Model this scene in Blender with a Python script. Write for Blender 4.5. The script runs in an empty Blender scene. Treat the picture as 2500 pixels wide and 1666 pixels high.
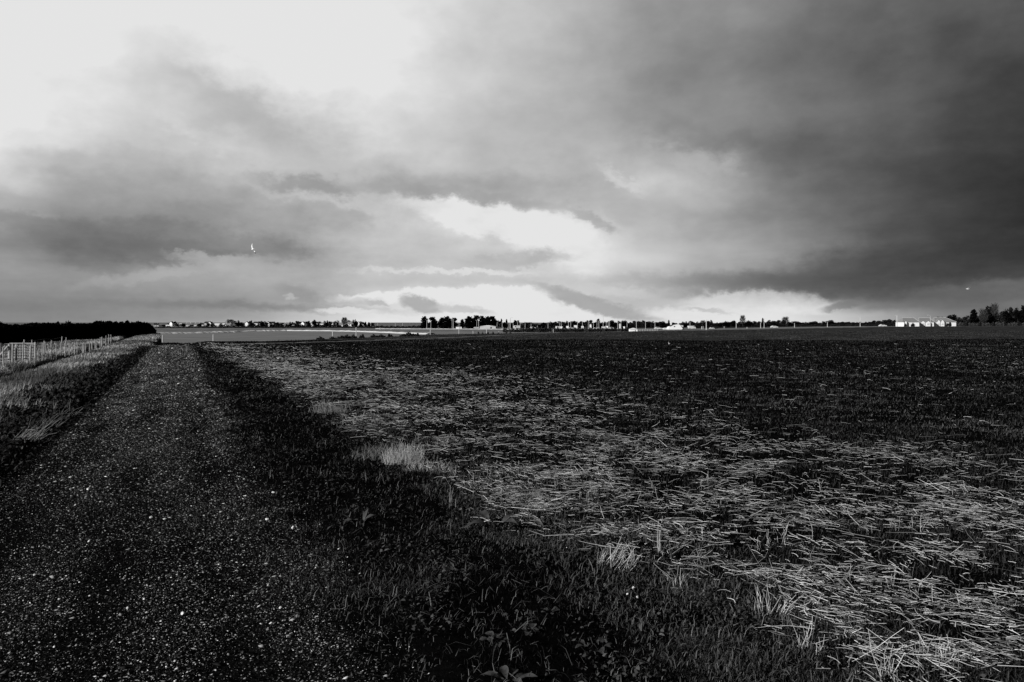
import bpy, bmesh, math, random
import numpy as np
from mathutils import Vector, Matrix

R = math.radians
rng = np.random.default_rng(7)
random.seed(7)
scene = bpy.context.scene
COL = scene.collection

# ------------------------------------------------------------------ camera
F = 1944.0          # focal length in photo pixels (photo 2500 px wide)
HOR = 789.0         # horizon row in the photo
EYE = 1.6
cam_d = bpy.data.cameras.new('camera')
cam_d.sensor_width = 36.0
cam_d.lens = F / 2500.0 * 36.0
cam_d.shift_y = -(833.0 - HOR) / 2500.0
cam_d.clip_start = 0.05
cam_d.clip_end = 30000.0
cam = bpy.data.objects.new('camera', cam_d)
cam.location = (0, 0, EYE)
cam.rotation_euler = (R(90), 0, 0)
COL.objects.link(cam)
scene.camera = cam

# ------------------------------------------------------------------ exposure
scene.view_settings.view_transform = 'Standard'
scene.view_settings.look = 'None'
scene.view_settings.exposure = 0.0
scene.view_settings.gamma = 1.0
scene.view_settings.use_curve_mapping = False
scene.cycles.max_bounces = 4
scene.cycles.diffuse_bounces = 2

# ------------------------------------------------------------------ sun
SUN_EL, SUN_AZ = 21.0, -127.0        # azimuth measured from +Y (view) to +X
sd = Vector((math.sin(R(SUN_AZ)) * math.cos(R(SUN_EL)), math.cos(R(SUN_AZ)) * math.cos(R(SUN_EL)), math.sin(R(SUN_EL))))
sun_d = bpy.data.lights.new('sun', 'SUN')
sun_d.energy = 4.8
sun_d.angle = R(0.5)
sun_d.color = (1.0, 0.995, 0.985)
sun = bpy.data.objects.new('sun', sun_d)
sun.rotation_euler = sd.to_track_quat('Z', 'Y').to_euler()
sun.location = (-40, -20, 40)
COL.objects.link(sun)

# ------------------------------------------------------------------ sky
world = bpy.data.worlds.new('World')
scene.world = world
world.use_nodes = True
nt = world.node_tree
for n in list(nt.nodes):
    nt.nodes.remove(n)
L = nt.links


def nd(t, **kw):
    n = nt.nodes.new(t)
    for k, v in kw.items():
        setattr(n, k, v)
    return n


def setin(sock, v):
    if hasattr(v, 'is_output') or isinstance(v, bpy.types.NodeSocket):
        L.new(v, sock)
    else:
        sock.default_value = v


def mth(op, a, b=None, c=None, clamp=False):
    n = nd('ShaderNodeMath', operation=op)
    n.use_clamp = clamp
    setin(n.inputs[0], a)
    if b is not None:
        setin(n.inputs[1], b)
    if c is not None:
        setin(n.inputs[2], c)
    return n.outputs[0]


def sstep(v, a, b, o0=0.0, o1=1.0):
    n = nd('ShaderNodeMapRange', interpolation_type='SMOOTHSTEP')
    setin(n.inputs[0], v)
    n.inputs[1].default_value = a
    n.inputs[2].default_value = b
    n.inputs[3].default_value = o0
    n.inputs[4].default_value = o1
    return n.outputs[0]


def lerp(a, b, f):
    n = nd('ShaderNodeMix', data_type='FLOAT')
    n.clamp_factor = True
    setin(n.inputs[0], f)
    setin(n.inputs[2], a)
    setin(n.inputs[3], b)
    return n.outputs[0]


tc = nd('ShaderNodeTexCoord')
D = tc.outputs['Generated']
sep = nd('ShaderNodeSeparateXYZ')
L.new(D, sep.inputs[0])
dx, dy, dz = sep.outputs
ay = mth('MAXIMUM', mth('ABSOLUTE', dy), 0.05)
p = mth('DIVIDE', dx, ay)
q = mth('DIVIDE', dz, ay)


def noise(vec, scale, detail, rough=0.5, stretch=(1, 1, 1)):
    m = nd('ShaderNodeMapping')
    L.new(vec, m.inputs[0])
    m.inputs['Scale'].default_value = stretch
    n = nd('ShaderNodeTexNoise')
    L.new(m.outputs[0], n.inputs['Vector'])
    n.inputs['Scale'].default_value = scale
    n.inputs['Detail'].default_value = detail
    n.inputs['Roughness'].default_value = rough
    return n


n1 = noise(D, 7.0, 4.0, 0.5, (1, 1, 1.5))
n2 = noise(D, 19.0, 6.0, 0.55, (1, 1, 1.5))
# flat cloud-deck coordinates, so that streaks converge to the horizon as real layers do
zz = mth('ADD', mth('MAXIMUM', dz, 0.0), 0.10)
deck = nd('ShaderNodeCombineXYZ')
L.new(mth('DIVIDE', dx, zz), deck.inputs[0]); L.new(mth('DIVIDE', dy, zz), deck.inputs[1])
nD = noise(deck.outputs[0], 0.8, 8.0, 0.55, (1, 1, 1))
nE = noise(deck.outputs[0], 2.6, 8.0, 0.6, (1, .7, 1))
s1 = nd('ShaderNodeSeparateColor'); L.new(n1.outputs['Color'], s1.inputs[0])
s2 = nd('ShaderNodeSeparateColor'); L.new(n2.outputs['Color'], s2.inputs[0])
# angular coordinates of the sky, in the same unit both ways
U = mth('MULTIPLY_ADD', p, F, 1250.0)
V = mth('MULTIPLY_ADD', q, -F, HOR)
# finer warping low over the horizon, where the clouds are far away
wamp = sstep(q, 0.0, 0.25, 0.2, 1.0)
n4 = noise(D, 75.0, 5.0, 0.62, (1, 1, 1.6))
s4 = nd('ShaderNodeSeparateColor'); L.new(n4.outputs['Color'], s4.inputs[0])
w4 = sstep(q, 0.0, 0.12, 0.55, 1.0)
Uw = mth('ADD', U, mth('MULTIPLY', mth('MULTIPLY', mth('SUBTRACT', s1.outputs[0], 0.5), 130.0), wamp))
Uw = mth('ADD', Uw, mth('MULTIPLY', mth('MULTIPLY', mth('SUBTRACT', s2.outputs[0], 0.5), 150.0), wamp))
Uw = mth('ADD', Uw, mth('MULTIPLY', mth('MULTIPLY', mth('SUBTRACT', s4.outputs[0], 0.5), 60.0), w4))
Vw = mth('ADD', V, mth('MULTIPLY', mth('MULTIPLY', mth('SUBTRACT', s1.outputs[1], 0.5), 90.0), wamp))
Vw = mth('ADD', Vw, mth('MULTIPLY', mth('MULTIPLY', mth('SUBTRACT', s2.outputs[1], 0.5), 120.0), wamp))

XS = [0, 150, 300, 450, 600, 750, 900, 1050, 1200, 1350, 1500, 1650, 1800, 1950, 2100, 2250, 2400, 2500]
GRID = [
    (0,   [231, 231, 230, 231, 231, 231, 231, 225, 205, 190, 170, 152, 140, 132, 122, 115, 108, 105]),
    (110, [231, 231, 226, 222, 229, 231, 231, 222, 200, 184, 168, 148, 134, 126, 118, 110, 96, 90]),
    (200, [231, 224, 214, 214, 222, 229, 228, 216, 202, 186, 166, 146, 132, 124, 114, 104, 84, 76]),
    (250, [231, 226, 212, 206, 203, 222, 224, 212, 198, 182, 164, 148, 134, 122, 112, 98, 80, 72]),
    (300, [231, 224, 208, 202, 198, 202, 215, 205, 192, 182, 165, 146, 136, 122, 110, 95, 78, 68]),
    (350, [228, 212, 198, 196, 204, 196, 205, 200, 190, 184, 172, 160, 130, 112, 104, 90, 74, 62]),
    (400, [218, 188, 180, 185, 200, 196, 190, 195, 188, 184, 185, 178, 150, 118, 100, 82, 68, 60]),
    (440, [205, 172, 168, 172, 184, 180, 172, 176, 170, 172, 186, 190, 155, 125, 104, 84, 66, 58]),
    (480, [180, 165, 160, 164, 170, 186, 190, 188, 178, 178, 186, 182, 160, 130, 108, 84, 66, 56]),
    (520, [168, 152, 148, 148, 158, 166, 196, 212, 222, 216, 190, 176, 150, 132, 105, 80, 64, 54]),
    (560, [158, 138, 132, 134, 150, 165, 192, 208, 224, 224, 204, 180, 160, 140, 104, 78, 62, 54]),
    (600, [142, 132, 126, 134, 144, 160, 188, 196, 214, 224, 212, 186, 170, 145, 108, 78, 60, 52]),
    (630, [152, 140, 132, 142, 156, 168, 188, 190, 200, 214, 216, 188, 168, 146, 110, 80, 62, 56]),
    (660, [158, 150, 150, 160, 168, 178, 194, 200, 204, 210, 204, 184, 160, 138, 108, 82, 66, 70]),
    (690, [146, 146, 152, 158, 168, 172, 190, 196, 198, 206, 196, 180, 148, 128, 102, 82, 76, 88]),
    (720, [138, 140, 144, 150, 160, 166, 198, 215, 222, 215, 190, 176, 160, 135, 110, 92, 90, 104]),
    (745, [132, 134, 138, 142, 150, 178, 205, 220, 228, 222, 196, 200, 215, 195, 150, 122, 108, 118]),
    (770, [136, 138, 142, 150, 162, 195, 222, 226, 231, 230, 214, 222, 228, 215, 185, 145, 120, 128]),
    (795, [140, 142, 148, 160, 178, 205, 226, 228, 231, 231, 225, 228, 230, 222, 195, 155, 128, 132]),
]
fac = mth('DIVIDE', Uw, 2500.0, clamp=True)
val = None
prev = None
for gy, row in GRID:
    cr = nd('ShaderNodeValToRGB')
    cr.color_ramp.interpolation = 'CARDINAL'
    els = cr.color_ramp.elements
    while len(els) < len(XS):
        els.new(0.5)
    for e, xx, g in zip(els, XS, row):
        pass
    for i, (xx, g) in enumerate(zip(XS, row)):
        els[i].position = xx / 2500.0
    for i, (xx, g) in enumerate(zip(XS, row)):
        if xx >= 1800 and gy <= 640:
            g = g * np.interp(xx, [1800, 2050, 2500], [.97, .90, .88])
        g = g if g < 224 else 224 + (g - 224) * 2.4
        v = float(g) / 255.0
        els[i].color = (v, v, v, 1)
    L.new(fac, cr.inputs[0])
    if val is None:
        val = cr.outputs[0]
    else:
        val = lerp(val, cr.outputs[0], sstep(Vw, prev, gy))
    prev = gy

Vw = mth('ADD', Vw, mth('MULTIPLY', mth('MULTIPLY', mth('SUBTRACT', s4.outputs[1], 0.5), 46.0), w4))
cmb = nd('ShaderNodeCombineXYZ')
L.new(Uw, cmb.inputs[0]); L.new(Vw, cmb.inputs[1])
# cloud edges: centre, half-axes, tilt (deg), grey, softness, strength
CL = [
    (620, 290, 190, 38, 33, 190, .75, .8),
    (480, 318, 110, 20, 20, 212, .8, .7),
    (90, 345, 110, 20, -5, 225, .7, .7),
    (745, 452, 110, 22, 6, 156, .55, .8),
    (770, 480, 130, 14, 9, 204, .8, .6),
    (820, 520, 75, 26, 12, 176, .4, .8),
    (1120, 474, 260, 20, 5, 166, .55, .8),
    (1215, 545, 225, 42, 11, 231, .3, 1),
    (1390, 600, 95, 60, 30, 231, .35, .9),
    (1235, 640, 140, 20, -6, 184, .4, .85),
    (1190, 605, 70, 20, 10, 205, .6, .7),
    (1000, 600, 190, 34, 4, 196, .7, .5),
    (1100, 664, 200, 7, 1, 222, .6, .8),
    (1060, 687, 260, 12, 0, 192, .6, .7),
    (1120, 722, 290, 17, -1, 231, .2, 1),
    (1310, 762, 190, 36, 4, 231, .25, 1),
    (1510, 425, 70, 14, 24, 210, .7, .8),
    (1480, 538, 26, 16, 20, 205, .7, .8),
    (1440, 528, 60, 16, 24, 166, .5, .7),
    (1690, 385, 95, 22, 12, 186, .8, .6),
    (1520, 712, 90, 12, 10, 206, .7, .7),
    (1455, 742, 150, 19, 15, 168, .35, .9),
    (1850, 742, 175, 26, 2, 229, .3, 1),
    (1740, 765, 160, 18, 0, 229, .35, 1),
    (1725, 758, 60, 5, 3, 196, .6, .8),
    (1970, 740, 62, 24, 12, 222, .35, .9),
    (2055, 748, 45, 9, -10, 128, .5, .7),
    (2010, 690, 420, 26, 1, 116, .6, .55),
    (2330, 640, 330, 60, -8, 66, .7, .6),
    (410, 590, 300, 44, 4, 124, .45, .8),
    (215, 625, 90, 36, 12, 122, .5, .7),
    (640, 612, 110, 18, 6, 134, .5, .7),
    (330, 605, 240, 34, 5, 112, .4, .6),
    (120, 560, 150, 26, 10, 126, .5, .5),
    (2260, 640, 400, 50, -8, 62, .8, .5),
    (2380, 715, 250, 24, -6, 108, .5, .6),
    (430, 663, 210, 15, -8, 172, .5, .75),
    (500, 632, 90, 10, 5, 168, .4, .6),
    (560, 650, 120, 22, 6, 172, .5, .6),
    (540, 745, 330, 9, 2, 130, .8, .7),
    (730, 718, 60, 20, 20, 152, .5, .7),
    (708, 724, 16, 7, 10, 205, .5, .5),
    (850, 758, 75, 8, 3, 224, .4, .9),
    (1035, 744, 52, 18, 12, 172, .3, .95),
    (925, 741, 28, 5, 10, 180, .5, .8),
    (1135, 758, 62, 9, 6, 194, .5, .85),
    (880, 735, 55, 9, 0, 188, .5, .5),
]
for cx, cy, rx, ry, rot, g, soft, a in CL:
    m = nd('ShaderNodeMapping', vector_type='TEXTURE')
    L.new(cmb.outputs[0], m.inputs[0])
    m.inputs['Location'].default_value = (cx, cy, 0)
    m.inputs['Rotation'].default_value = (0, 0, R(rot))
    m.inputs['Scale'].default_value = (rx, ry, 1)
    ln = nd('ShaderNodeVectorMath', operation='LENGTH')
    L.new(m.outputs[0], ln.inputs[0])
    val = lerp(val, g / 255.0, sstep(ln.outputs['Value'], 1 + soft, 1 - soft, 0.0, a))
# billows
n3 = noise(D, 10.0, 8.0, 0.55, (1, 1, 1.5))
val = mth('ADD', val, mth('MULTIPLY', mth('SUBTRACT', n3.outputs['Fac'], 0.5), sstep(q, 0.0, 0.12, 0.07, 0.19)))
val = mth('ADD', val, mth('MULTIPLY', mth('SUBTRACT', nD.outputs['Fac'], 0.5), sstep(q, 0.0, 0.10, 0.02, 0.12)))
val = mth('ADD', val, mth('MULTIPLY', mth('SUBTRACT', nE.outputs['Fac'], 0.5), sstep(q, 0.0, 0.10, 0.03, 0.07)))
val = mth('ADD', val, mth('MULTIPLY', mth('SUBTRACT', n4.outputs['Fac'], 0.5), 0.035))
val = mth('MINIMUM', val, 0.905)
val = mth('MAXIMUM', val, 0.15)
# the rest of the sky, out of view: made dark to hold down the fill light
rest = lerp(0.30, 0.15, sstep(dx, -0.9, 0.7))
out_m = mth('MAXIMUM', mth('MAXIMUM', sstep(mth('ABSOLUTE', p), 0.85, 1.9), sstep(q, 0.46, 0.8)), sstep(dy, 0.12, 0.0))
val = lerp(val, rest, out_m)
lin = mth('POWER', val, 2.25)
sky = nd('ShaderNodeTexSky', sky_type='NISHITA')
sky.sun_disc = False
sky.sun_elevation = R(SUN_EL)
sky.sun_rotation = R(SUN_AZ)
bw = nd('ShaderNodeRGBToBW')
L.new(sky.outputs[0], bw.inputs[0])
clear = mth('MULTIPLY', bw.outputs[0], 0.05)
# thin veil of clear sky through the cloud deck
lin = lerp(lin, clear, 0.03)
bg = nd('ShaderNodeBackground')
L.new(lin, bg.inputs['Color'])
bg.inputs['Strength'].default_value = 1.0
wo = nd('ShaderNodeOutputWorld')
L.new(bg.outputs[0], wo.inputs['Surface'])
world.cycles.sampling_method = 'MANUAL'
world.cycles.sample_map_resolution = 512

# ------------------------------------------------------------------ materials
def mat(name, lo, hi=None, scale=3.0, detail=4.0, attr=None, rough=1.0, spec=0.0, bump=0.0, bscale=None, coord='Object', contrast=None):
    """grey material; colour varies between lo and hi by noise, or by the per-piece value 'v'."""
    m = bpy.data.materials.new(name)
    m.use_nodes = True
    t = m.node_tree
    b = t.nodes['Principled BSDF']
    b.inputs['Roughness'].default_value = rough
    b.inputs['Specular IOR Level'].default_value = spec
    if hi is None:
        b.inputs['Base Color'].default_value = (lo, lo, lo, 1)
    else:
        cr = t.nodes.new('ShaderNodeValToRGB')
        c0, c1 = (0.3, 0.7) if not attr else (0.0, 1.0)
        if contrast:
            c0, c1 = contrast
        cr.color_ramp.elements[0].position = c0
        cr.color_ramp.elements[1].position = c1
        cr.color_ramp.elements[0].color = (lo, lo, lo, 1)
        cr.color_ramp.elements[1].color = (hi, hi, hi, 1)
        if attr:
            a = t.nodes.new('ShaderNodeAttribute')
            a.attribute_name = 'v'
            t.links.new(a.outputs['Fac'], cr.inputs[0])
        else:
            tcn = t.nodes.new('ShaderNodeTexCoord')
            nn = t.nodes.new('ShaderNodeTexNoise')
            nn.inputs['Scale'].default_value = scale
            nn.inputs['Detail'].default_value = detail
            nn.inputs['Roughness'].default_value = 0.65
            t.links.new(tcn.outputs[coord], nn.inputs['Vector'])
            t.links.new(nn.outputs['Fac'], cr.inputs[0])
        t.links.new(cr.outputs[0], b.inputs['Base Color'])
    if bump:
        tcn = t.nodes.new('ShaderNodeTexCoord')
        nn = t.nodes.new('ShaderNodeTexNoise')
        nn.inputs['Scale'].default_value = bscale or scale
        nn.inputs['Detail'].default_value = 6
        nn.inputs['Roughness'].default_value = 0.7
        t.links.new(tcn.outputs[coord], nn.inputs['Vector'])
        bp = t.nodes.new('ShaderNodeBump')
        bp.inputs['Strength'].default_value = 1.0
        bp.inputs['Distance'].default_value = bump
        t.links.new(nn.outputs['Fac'], bp.inputs['Height'])
        t.links.new(bp.outputs[0], b.inputs['Normal'])
    return m


M = {
    'soil': mat('soil', 0.001, 0.006, 9, 6, bump=0.02, bscale=14),
    'crop_far': mat('young_crop', 0.010, 0.085, .35, 11, bump=0.05, bscale=5, contrast=(.38, .66)),
    'track': mat('track_gravel', 0.001, 0.014, 40, 8, bump=0.012, bscale=60, contrast=(.42, .72)),
    'verge': mat('verge_earth', 0.001, 0.004, 6, 6, bump=0.03, bscale=9),
    'meadow': mat('dry_meadow', 0.05, 0.15, 1.3, 8, bump=0.06, bscale=4),
    'far_field': mat('far_stubble_field', 0.17, 0.27, 0.12, 8, bump=0.02, bscale=2),
    'chalk': mat('chalk', 0.6, 0.8, 0.6, 4),
    'scrub': mat('rough_grass', 0.05, 0.32, 0.25, 8, bump=0.1, bscale=1),
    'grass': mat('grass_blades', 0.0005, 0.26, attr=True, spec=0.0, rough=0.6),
    'crop': mat('crop_blades', 0.002, 0.115, attr=True, spec=0.0, rough=0.6),
    'hay': mat('dry_grass', 0.04, 0.56, attr=True, rough=0.7, spec=0.0),
    'straw': mat('straw', 0.10, 0.95, attr=True, spec=0.1, rough=0.6),
    'stone': mat('stone', 0.002, 0.78, attr=True, spec=0.05, rough=0.6),
    'leaf': mat('broad_leaf', 0.02, 0.085, 14, 3, spec=0.1, rough=0.6),
    'white_stone': mat('white_flint', 0.7, 0.85, 30, 3, rough=0.6, bump=0.004, bscale=60),
    'hedge': mat('conifer_hedge', 0.0015, 0.006, attr=True, spec=0.0),
    'needle': mat('dark_evergreen', 0.0015, 0.007, attr=True, spec=0.0),
    'leafy': mat('winter_foliage', 0.006, 0.035, attr=True, spec=0.0),
    'twig': mat('bare_twigs', 0.03, 0.10, attr=True, spec=0.0),
    'scrubleaf': mat('scrub_foliage', 0.02, 0.10, attr=True, spec=0.0),
    'bark': mat('bark', 0.01, 0.04, 6, 4),
    'white': mat('white_render', 0.82, 0.9, 1.2, 4, spec=0.2),
    'cream': mat('cream_render', 0.5, 0.62, 1.5, 4),
    'brick': mat('brick', 0.12, 0.2, 3, 4),
    'roof_dark': mat('dark_roof_tiles', 0.02, 0.05, 4, 4),
    'roof_pale': mat('pale_roof_tiles', 0.19, 0.26, 4, 4),
    'ridge': mat('pale_ridge_tiles', 0.45, 0.55, 4, 2),
    'glass': mat('window_glass', 0.02, None, rough=0.1, spec=0.5),
    'post': mat('weathered_post', 0.25, 0.5, 5, 4),
    'metal': mat('pale_metal', 0.5, 0.62, 5, 2, rough=0.4, spec=0.5),
    'wire': mat('wire', 0.25, None, rough=0.4),
    'tyre': mat('tyre', 0.01, None),
    'carpaint': mat('pale_car_paint', 0.7, 0.8, 2, 2, rough=0.25, spec=0.6),
    'darkpaint': mat('dark_car_paint', 0.02, 0.03, 2, 2, rough=0.25, spec=0.6),
    'feather': mat('white_feathers', 0.85, 0.92, 20, 3),
    'wingtip': mat('grey_feathers', 0.05, 0.1, 20, 3),
    'beak': mat('beak', 0.3, None),
}

# ------------------------------------------------------------------ numpy noise + terrain
PERM = np.random.default_rng(3).random(65536)


def vnoise(x, y, seed=0):
    xi = np.floor(x).astype(np.int64); yi = np.floor(y).astype(np.int64)
    fx = x - xi; fy = y - yi
    fx = fx * fx * (3 - 2 * fx); fy = fy * fy * (3 - 2 * fy)

    def hsh(a, b):
        return PERM[((a * 73856093) ^ (b * 19349663) ^ (seed * 83492791)) & 65535]
    return (hsh(xi, yi) * (1 - fx) + hsh(xi + 1, yi) * fx) * (1 - fy) + (hsh(xi, yi + 1) * (1 - fx) + hsh(xi + 1, yi + 1) * fx) * fy


def fbm(x, y, o=4, seed=0):
    a, s, t = 1.0, 0.0, 0.0
    for i in range(o):
        s = s + a * vnoise(x * 2 ** i + 17.3 * i, y * 2 ** i - 9.1 * i, seed + i)
        t += a; a *= 0.55
    return s / t


def smooth(a, b, x):
    t = np.clip((x - a) / (b - a), 0, 1)
    return t * t * (3 - 2 * t)


EDGE_X = [-4000, -57, -54, -40, -30, -26, -22, -10.8, -3, 9, 33, 74, 161, 285, 4000]
EDGE_Y = [128, 128, 122, 88, 66, 59, 70, 109, 120, 135, 164, 222, 345, 444, 1200]


def sco(x, y):
    return x + 0.42 * y


def edge(x, y):
    s = x + 0.42 * y
    return np.where(x < -24, np.interp(s, [-2.5, -1.2], [112, 60]), np.interp(x, EDGE_X, EDGE_Y))


def height(x, y):
    x = np.asarray(x, float); y = np.asarray(y, float)
    s = sco(x, y)
    near = 1 - smooth(60, 140, y)
    # field
    zf = (fbm(x * 2.2, y * 2.2, 4, 1) - 0.5) * 0.09 * near + (vnoise(x * 0.15, y * 0.15, 5) - 0.5) * 0.06
    # track with two shallow wheel hollows
    zt = -0.03 * np.exp(-((s + 1.25) / 0.3) ** 2) - 0.03 * np.exp(-((s - 0.35) / 0.3) ** 2) + (fbm(x * 1.3, y * 1.3, 3, 9) - 0.5) * 0.03
    # left bank and meadow
    zl = 0.07 * smooth(-1.8, -2.1, s) - 0.37 * smooth(-3.0, -9.0, s) - 0.35 * smooth(-9, -19, s)
    zl = zl - 0.42 * np.exp(-((s + 5.7) / 0.5) ** 2) + 0.04 * np.exp(-((s + 6.9) / 0.5) ** 2)
    zl = zl + (fbm(x * 0.9, y * 0.9, 3, 4) - 0.5) * 0.16 * smooth(-1.8, -3, s)
    z = np.where(s > 0.9, zf * smooth(0.9, 1.6, s), 0) + np.where((s <= 0.9) & (s > -1.8), zt, 0) + np.where(s <= -1.8, zl, 0)
    z = z + 0.05 * smooth(0.9, 1.4, s) * (1 - smooth(2.4, 3.2, s))
    ye = edge(x, y)
    bl = smooth(0, 1, (y - ye) / (5 + 0.04 * ye))
    low = -2.0 + 1.7 * smooth(60, 230, x)
    zfar = low + np.clip((y - 560) / 1900, 0, 1) * (5.0 * (1 - smooth(60, 230, x)) + 1.9 * smooth(60, 230, x))
    zfar = zfar + (vnoise(x * 0.02, y * 0.02, 8) - 0.5) * 0.25
    return z * (1 - bl) + zfar * bl


def hz(x, y):
    return float(height(np.array([x]), np.array([y]))[0])


def obj(name, me, material=None, parent=None, smooth_shade=False):
    o = bpy.data.objects.new(name, me)
    COL.objects.link(o)
    if material is not None and len(me.materials) == 0:
        me.materials.append(material)
    if parent is not None:
        o.parent = parent
    if smooth_shade:
        me.polygons.foreach_set('use_smooth', np.ones(len(me.polygons), bool))
    return o


def tag(o, label=None, cat=None, group=None, kind=None):
    if label: o['label'] = label
    if cat: o['category'] = cat
    if group: o['group'] = group
    if kind: o['kind'] = kind
    return o


def raw_mesh(name, co, faces_idx, face_sizes, v=None):
    """co (n,3); faces_idx flat loop indices; face_sizes per face"""
    me = bpy.data.meshes.new(name)
    me.vertices.add(len(co))
    me.vertices.foreach_set('co', np.ascontiguousarray(co, np.float32).ravel())
    me.loops.add(len(faces_idx))
    me.loops.foreach_set('vertex_index', np.ascontiguousarray(faces_idx, np.int32))
    me.polygons.add(len(face_sizes))
    st = np.zeros(len(face_sizes), np.int32)
    st[1:] = np.cumsum(face_sizes)[:-1]
    me.polygons.foreach_set('loop_start', st)
    me.update(calc_edges=True)
    if v is not None:
        at = me.attributes.new('v', 'FLOAT', 'POINT')
        at.data.foreach_set('value', np.ascontiguousarray(v, np.float32))
    return me


# ------------------------------------------------------------------ the ground: one grid, cut into its regions
def ground():
    s_in = np.arange(-9.0, 9.0, 0.07)
    g = 9.0 * np.exp(np.linspace(0, math.log(1200), 130))[1:]
    ss = np.concatenate([-g[::-1], s_in, g + (s_in[-1] - 9.0)])
    # snap lines to region limits
    for lim in (-1.8, 0.9, 2.9, -3.1):
        ss[np.argmin(abs(ss - lim))] = lim
    yy = np.concatenate([np.linspace(-40, 1.4, 24), 1.5 * np.exp(np.linspace(0, math.log(6500), 720))])
    S, Y = np.meshgrid(ss, yy)
    X = S - 0.42 * Y
    Z = height(X, Y)
    co = np.stack([X, Y, Z], -1).reshape(-1, 3)
    ny, nx = S.shape
    idx = np.arange(ny * nx).reshape(ny, nx)
    q4 = np.stack([idx[:-1, :-1], idx[:-1, 1:], idx[1:, 1:], idx[1:, :-1]], -1).reshape(-1, 4)
    sc = (S[:-1, :-1] + S[1:, 1:]).ravel() / 2
    yc = (Y[:-1, :-1] + Y[1:, 1:]).ravel() / 2
    xc = sc - 0.42 * yc
    ye = edge(xc, yc)
    far = yc > ye + 4
    regs = [
        ('path', 'track', 'gravel farm track running away to the left', 'track', (~far) & (sc > -1.8) & (sc < 0.9)),
        ('verge', 'verge', 'dark weedy verge between the track and the field', 'verge', (~far) & (sc >= 0.9) & (sc < 2.9)),
        ('bank', 'verge', 'dark bank along the far side of the track', 'bank', (~far) & (sc <= -1.8) & (sc > -3.1) & (yc < 52)),
        ('meadow', 'meadow', 'rough dry meadow with the post fence', 'meadow', (~far) & (sc <= -1.8) & ~((sc > -3.1) & (yc < 52))),
        ('field_soil', 'soil', 'dark soil of the stubble field', 'field', (~far) & (sc >= 2.9) & (yc < 70 + 14 * vnoise(xc * .12, yc * .12, 77))),
        ('field', 'crop_far', 'dark field of young crop stretching to the road', 'field', (~far) & (sc >= 2.9) & (yc >= 70 + 14 * vnoise(xc * .12, yc * .12, 77))),
        ('far_field', 'far_field', 'pale lower land beyond the field', 'field', far & (xc < 5) & (yc < 330)),
        ('far_ground', 'scrub', 'rough land around the far village and road', 'ground', far & ~((xc < 5) & (yc < 330))),
    ]
    for name, mn, lab, cat, mk in regs:
        f = q4[mk]
        used, inv = np.unique(f, return_inverse=True)
        me = raw_mesh(name, co[used], inv.reshape(-1), np.full(len(f), 4))
        o = obj(name, me, M[mn], smooth_shade=True)
        tag(o, lab, cat, kind='structure')


ground()


# ------------------------------------------------------------------ scatter helpers
def frustum(n, y0, y1, k=0.82):
    y = np.exp(rng.uniform(math.log(y0), math.log(y1), n))
    x = rng.uniform(-1, 1, n) * k * y + rng.normal(0, .4, n)
    return x, y


def band(n, s0, s1, y0, y1):
    y = np.exp(rng.uniform(math.log(y0), math.log(y1), n))
    s = rng.uniform(s0, s1, n)
    x = s - 0.42 * y
    k = abs(x) < 0.85 * y + 0.6
    return x[k], y[k]


def ribbons(x, y, ln, wd, az, pitch, curve, v, z=None, taper=True):
    """thin leaves: base point, length, width, heading, pitch above the ground, curvature"""
    n = len(x)
    if z is None:
        z = height(x, y) - 0.004
    hx, hy = np.cos(az), np.sin(az)
    sxv, syv = -hy, hx
    p0 = np.stack([x, y, z], -1)
    d1 = np.stack([hx * np.cos(pitch), hy * np.cos(pitch), np.sin(pitch)], -1)
    p2 = pitch - curve
    d2 = np.stack([hx * np.cos(p2), hy * np.cos(p2), np.sin(p2)], -1)
    side = np.stack([sxv, syv, rng.uniform(-.4, .4, n)], -1) * (wd / 2)[:, None]
    p1 = p0 + d1 * (ln * 0.55)[:, None]
    pt = p1 + d2 * (ln * 0.45)[:, None]
    if taper:
        co = np.stack([p0 - side, p0 + side, p1 - side * .85, p1 + side * .85, pt], 1).reshape(-1, 3)
        b = (np.arange(n) * 5)[:, None]
        fi = np.concatenate([b + np.array([0, 1, 3, 2]), b + np.array([2, 3, 4])], 1).ravel()
        fs = np.tile([4, 3], n)
        vv = np.repeat(v, 5)
    else:
        co = np.stack([p0 - side, p0 + side, p1 - side, p1 + side, pt - side, pt + side], 1).reshape(-1, 3)
        b = (np.arange(n) * 6)[:, None]
        fi = np.concatenate([b + np.array([0, 1, 3, 2]), b + np.array([2, 3, 5, 4])], 1).ravel()
        fs = np.tile([4, 4], n)
        vv = np.repeat(v, 6)
    return co, fi, fs, vv


def sticks(p0, p1, rad, v):
    """three-sided stalks from p0 to p1"""
    n = len(p0)
    d = p1 - p0
    d /= np.linalg.norm(d, axis=1)[:, None] + 1e-9
    up = np.tile([0.13, 0.21, 0.97], (n, 1))
    a = np.cross(d, up); a /= np.linalg.norm(a, axis=1)[:, None] + 1e-9
    b = np.cross(d, a)
    ring = []
    for k in range(3):
        t = 2 * math.pi * k / 3 + 0.5
        ring.append((a * math.cos(t) + b * math.sin(t)) * rad[:, None])
    co = np.stack([p0 + r for r in ring] + [p1 + r * .8 for r in ring], 1).reshape(-1, 3)
    base = (np.arange(n) * 6)[:, None]
    fi = np.concatenate([base + np.array([0, 1, 4, 3]), base + np.array([1, 2, 5, 4]), base + np.array([2, 0, 3, 5])], 1).ravel()
    return co, fi, np.full(n * 3, 4), np.repeat(v, 6)


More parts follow.
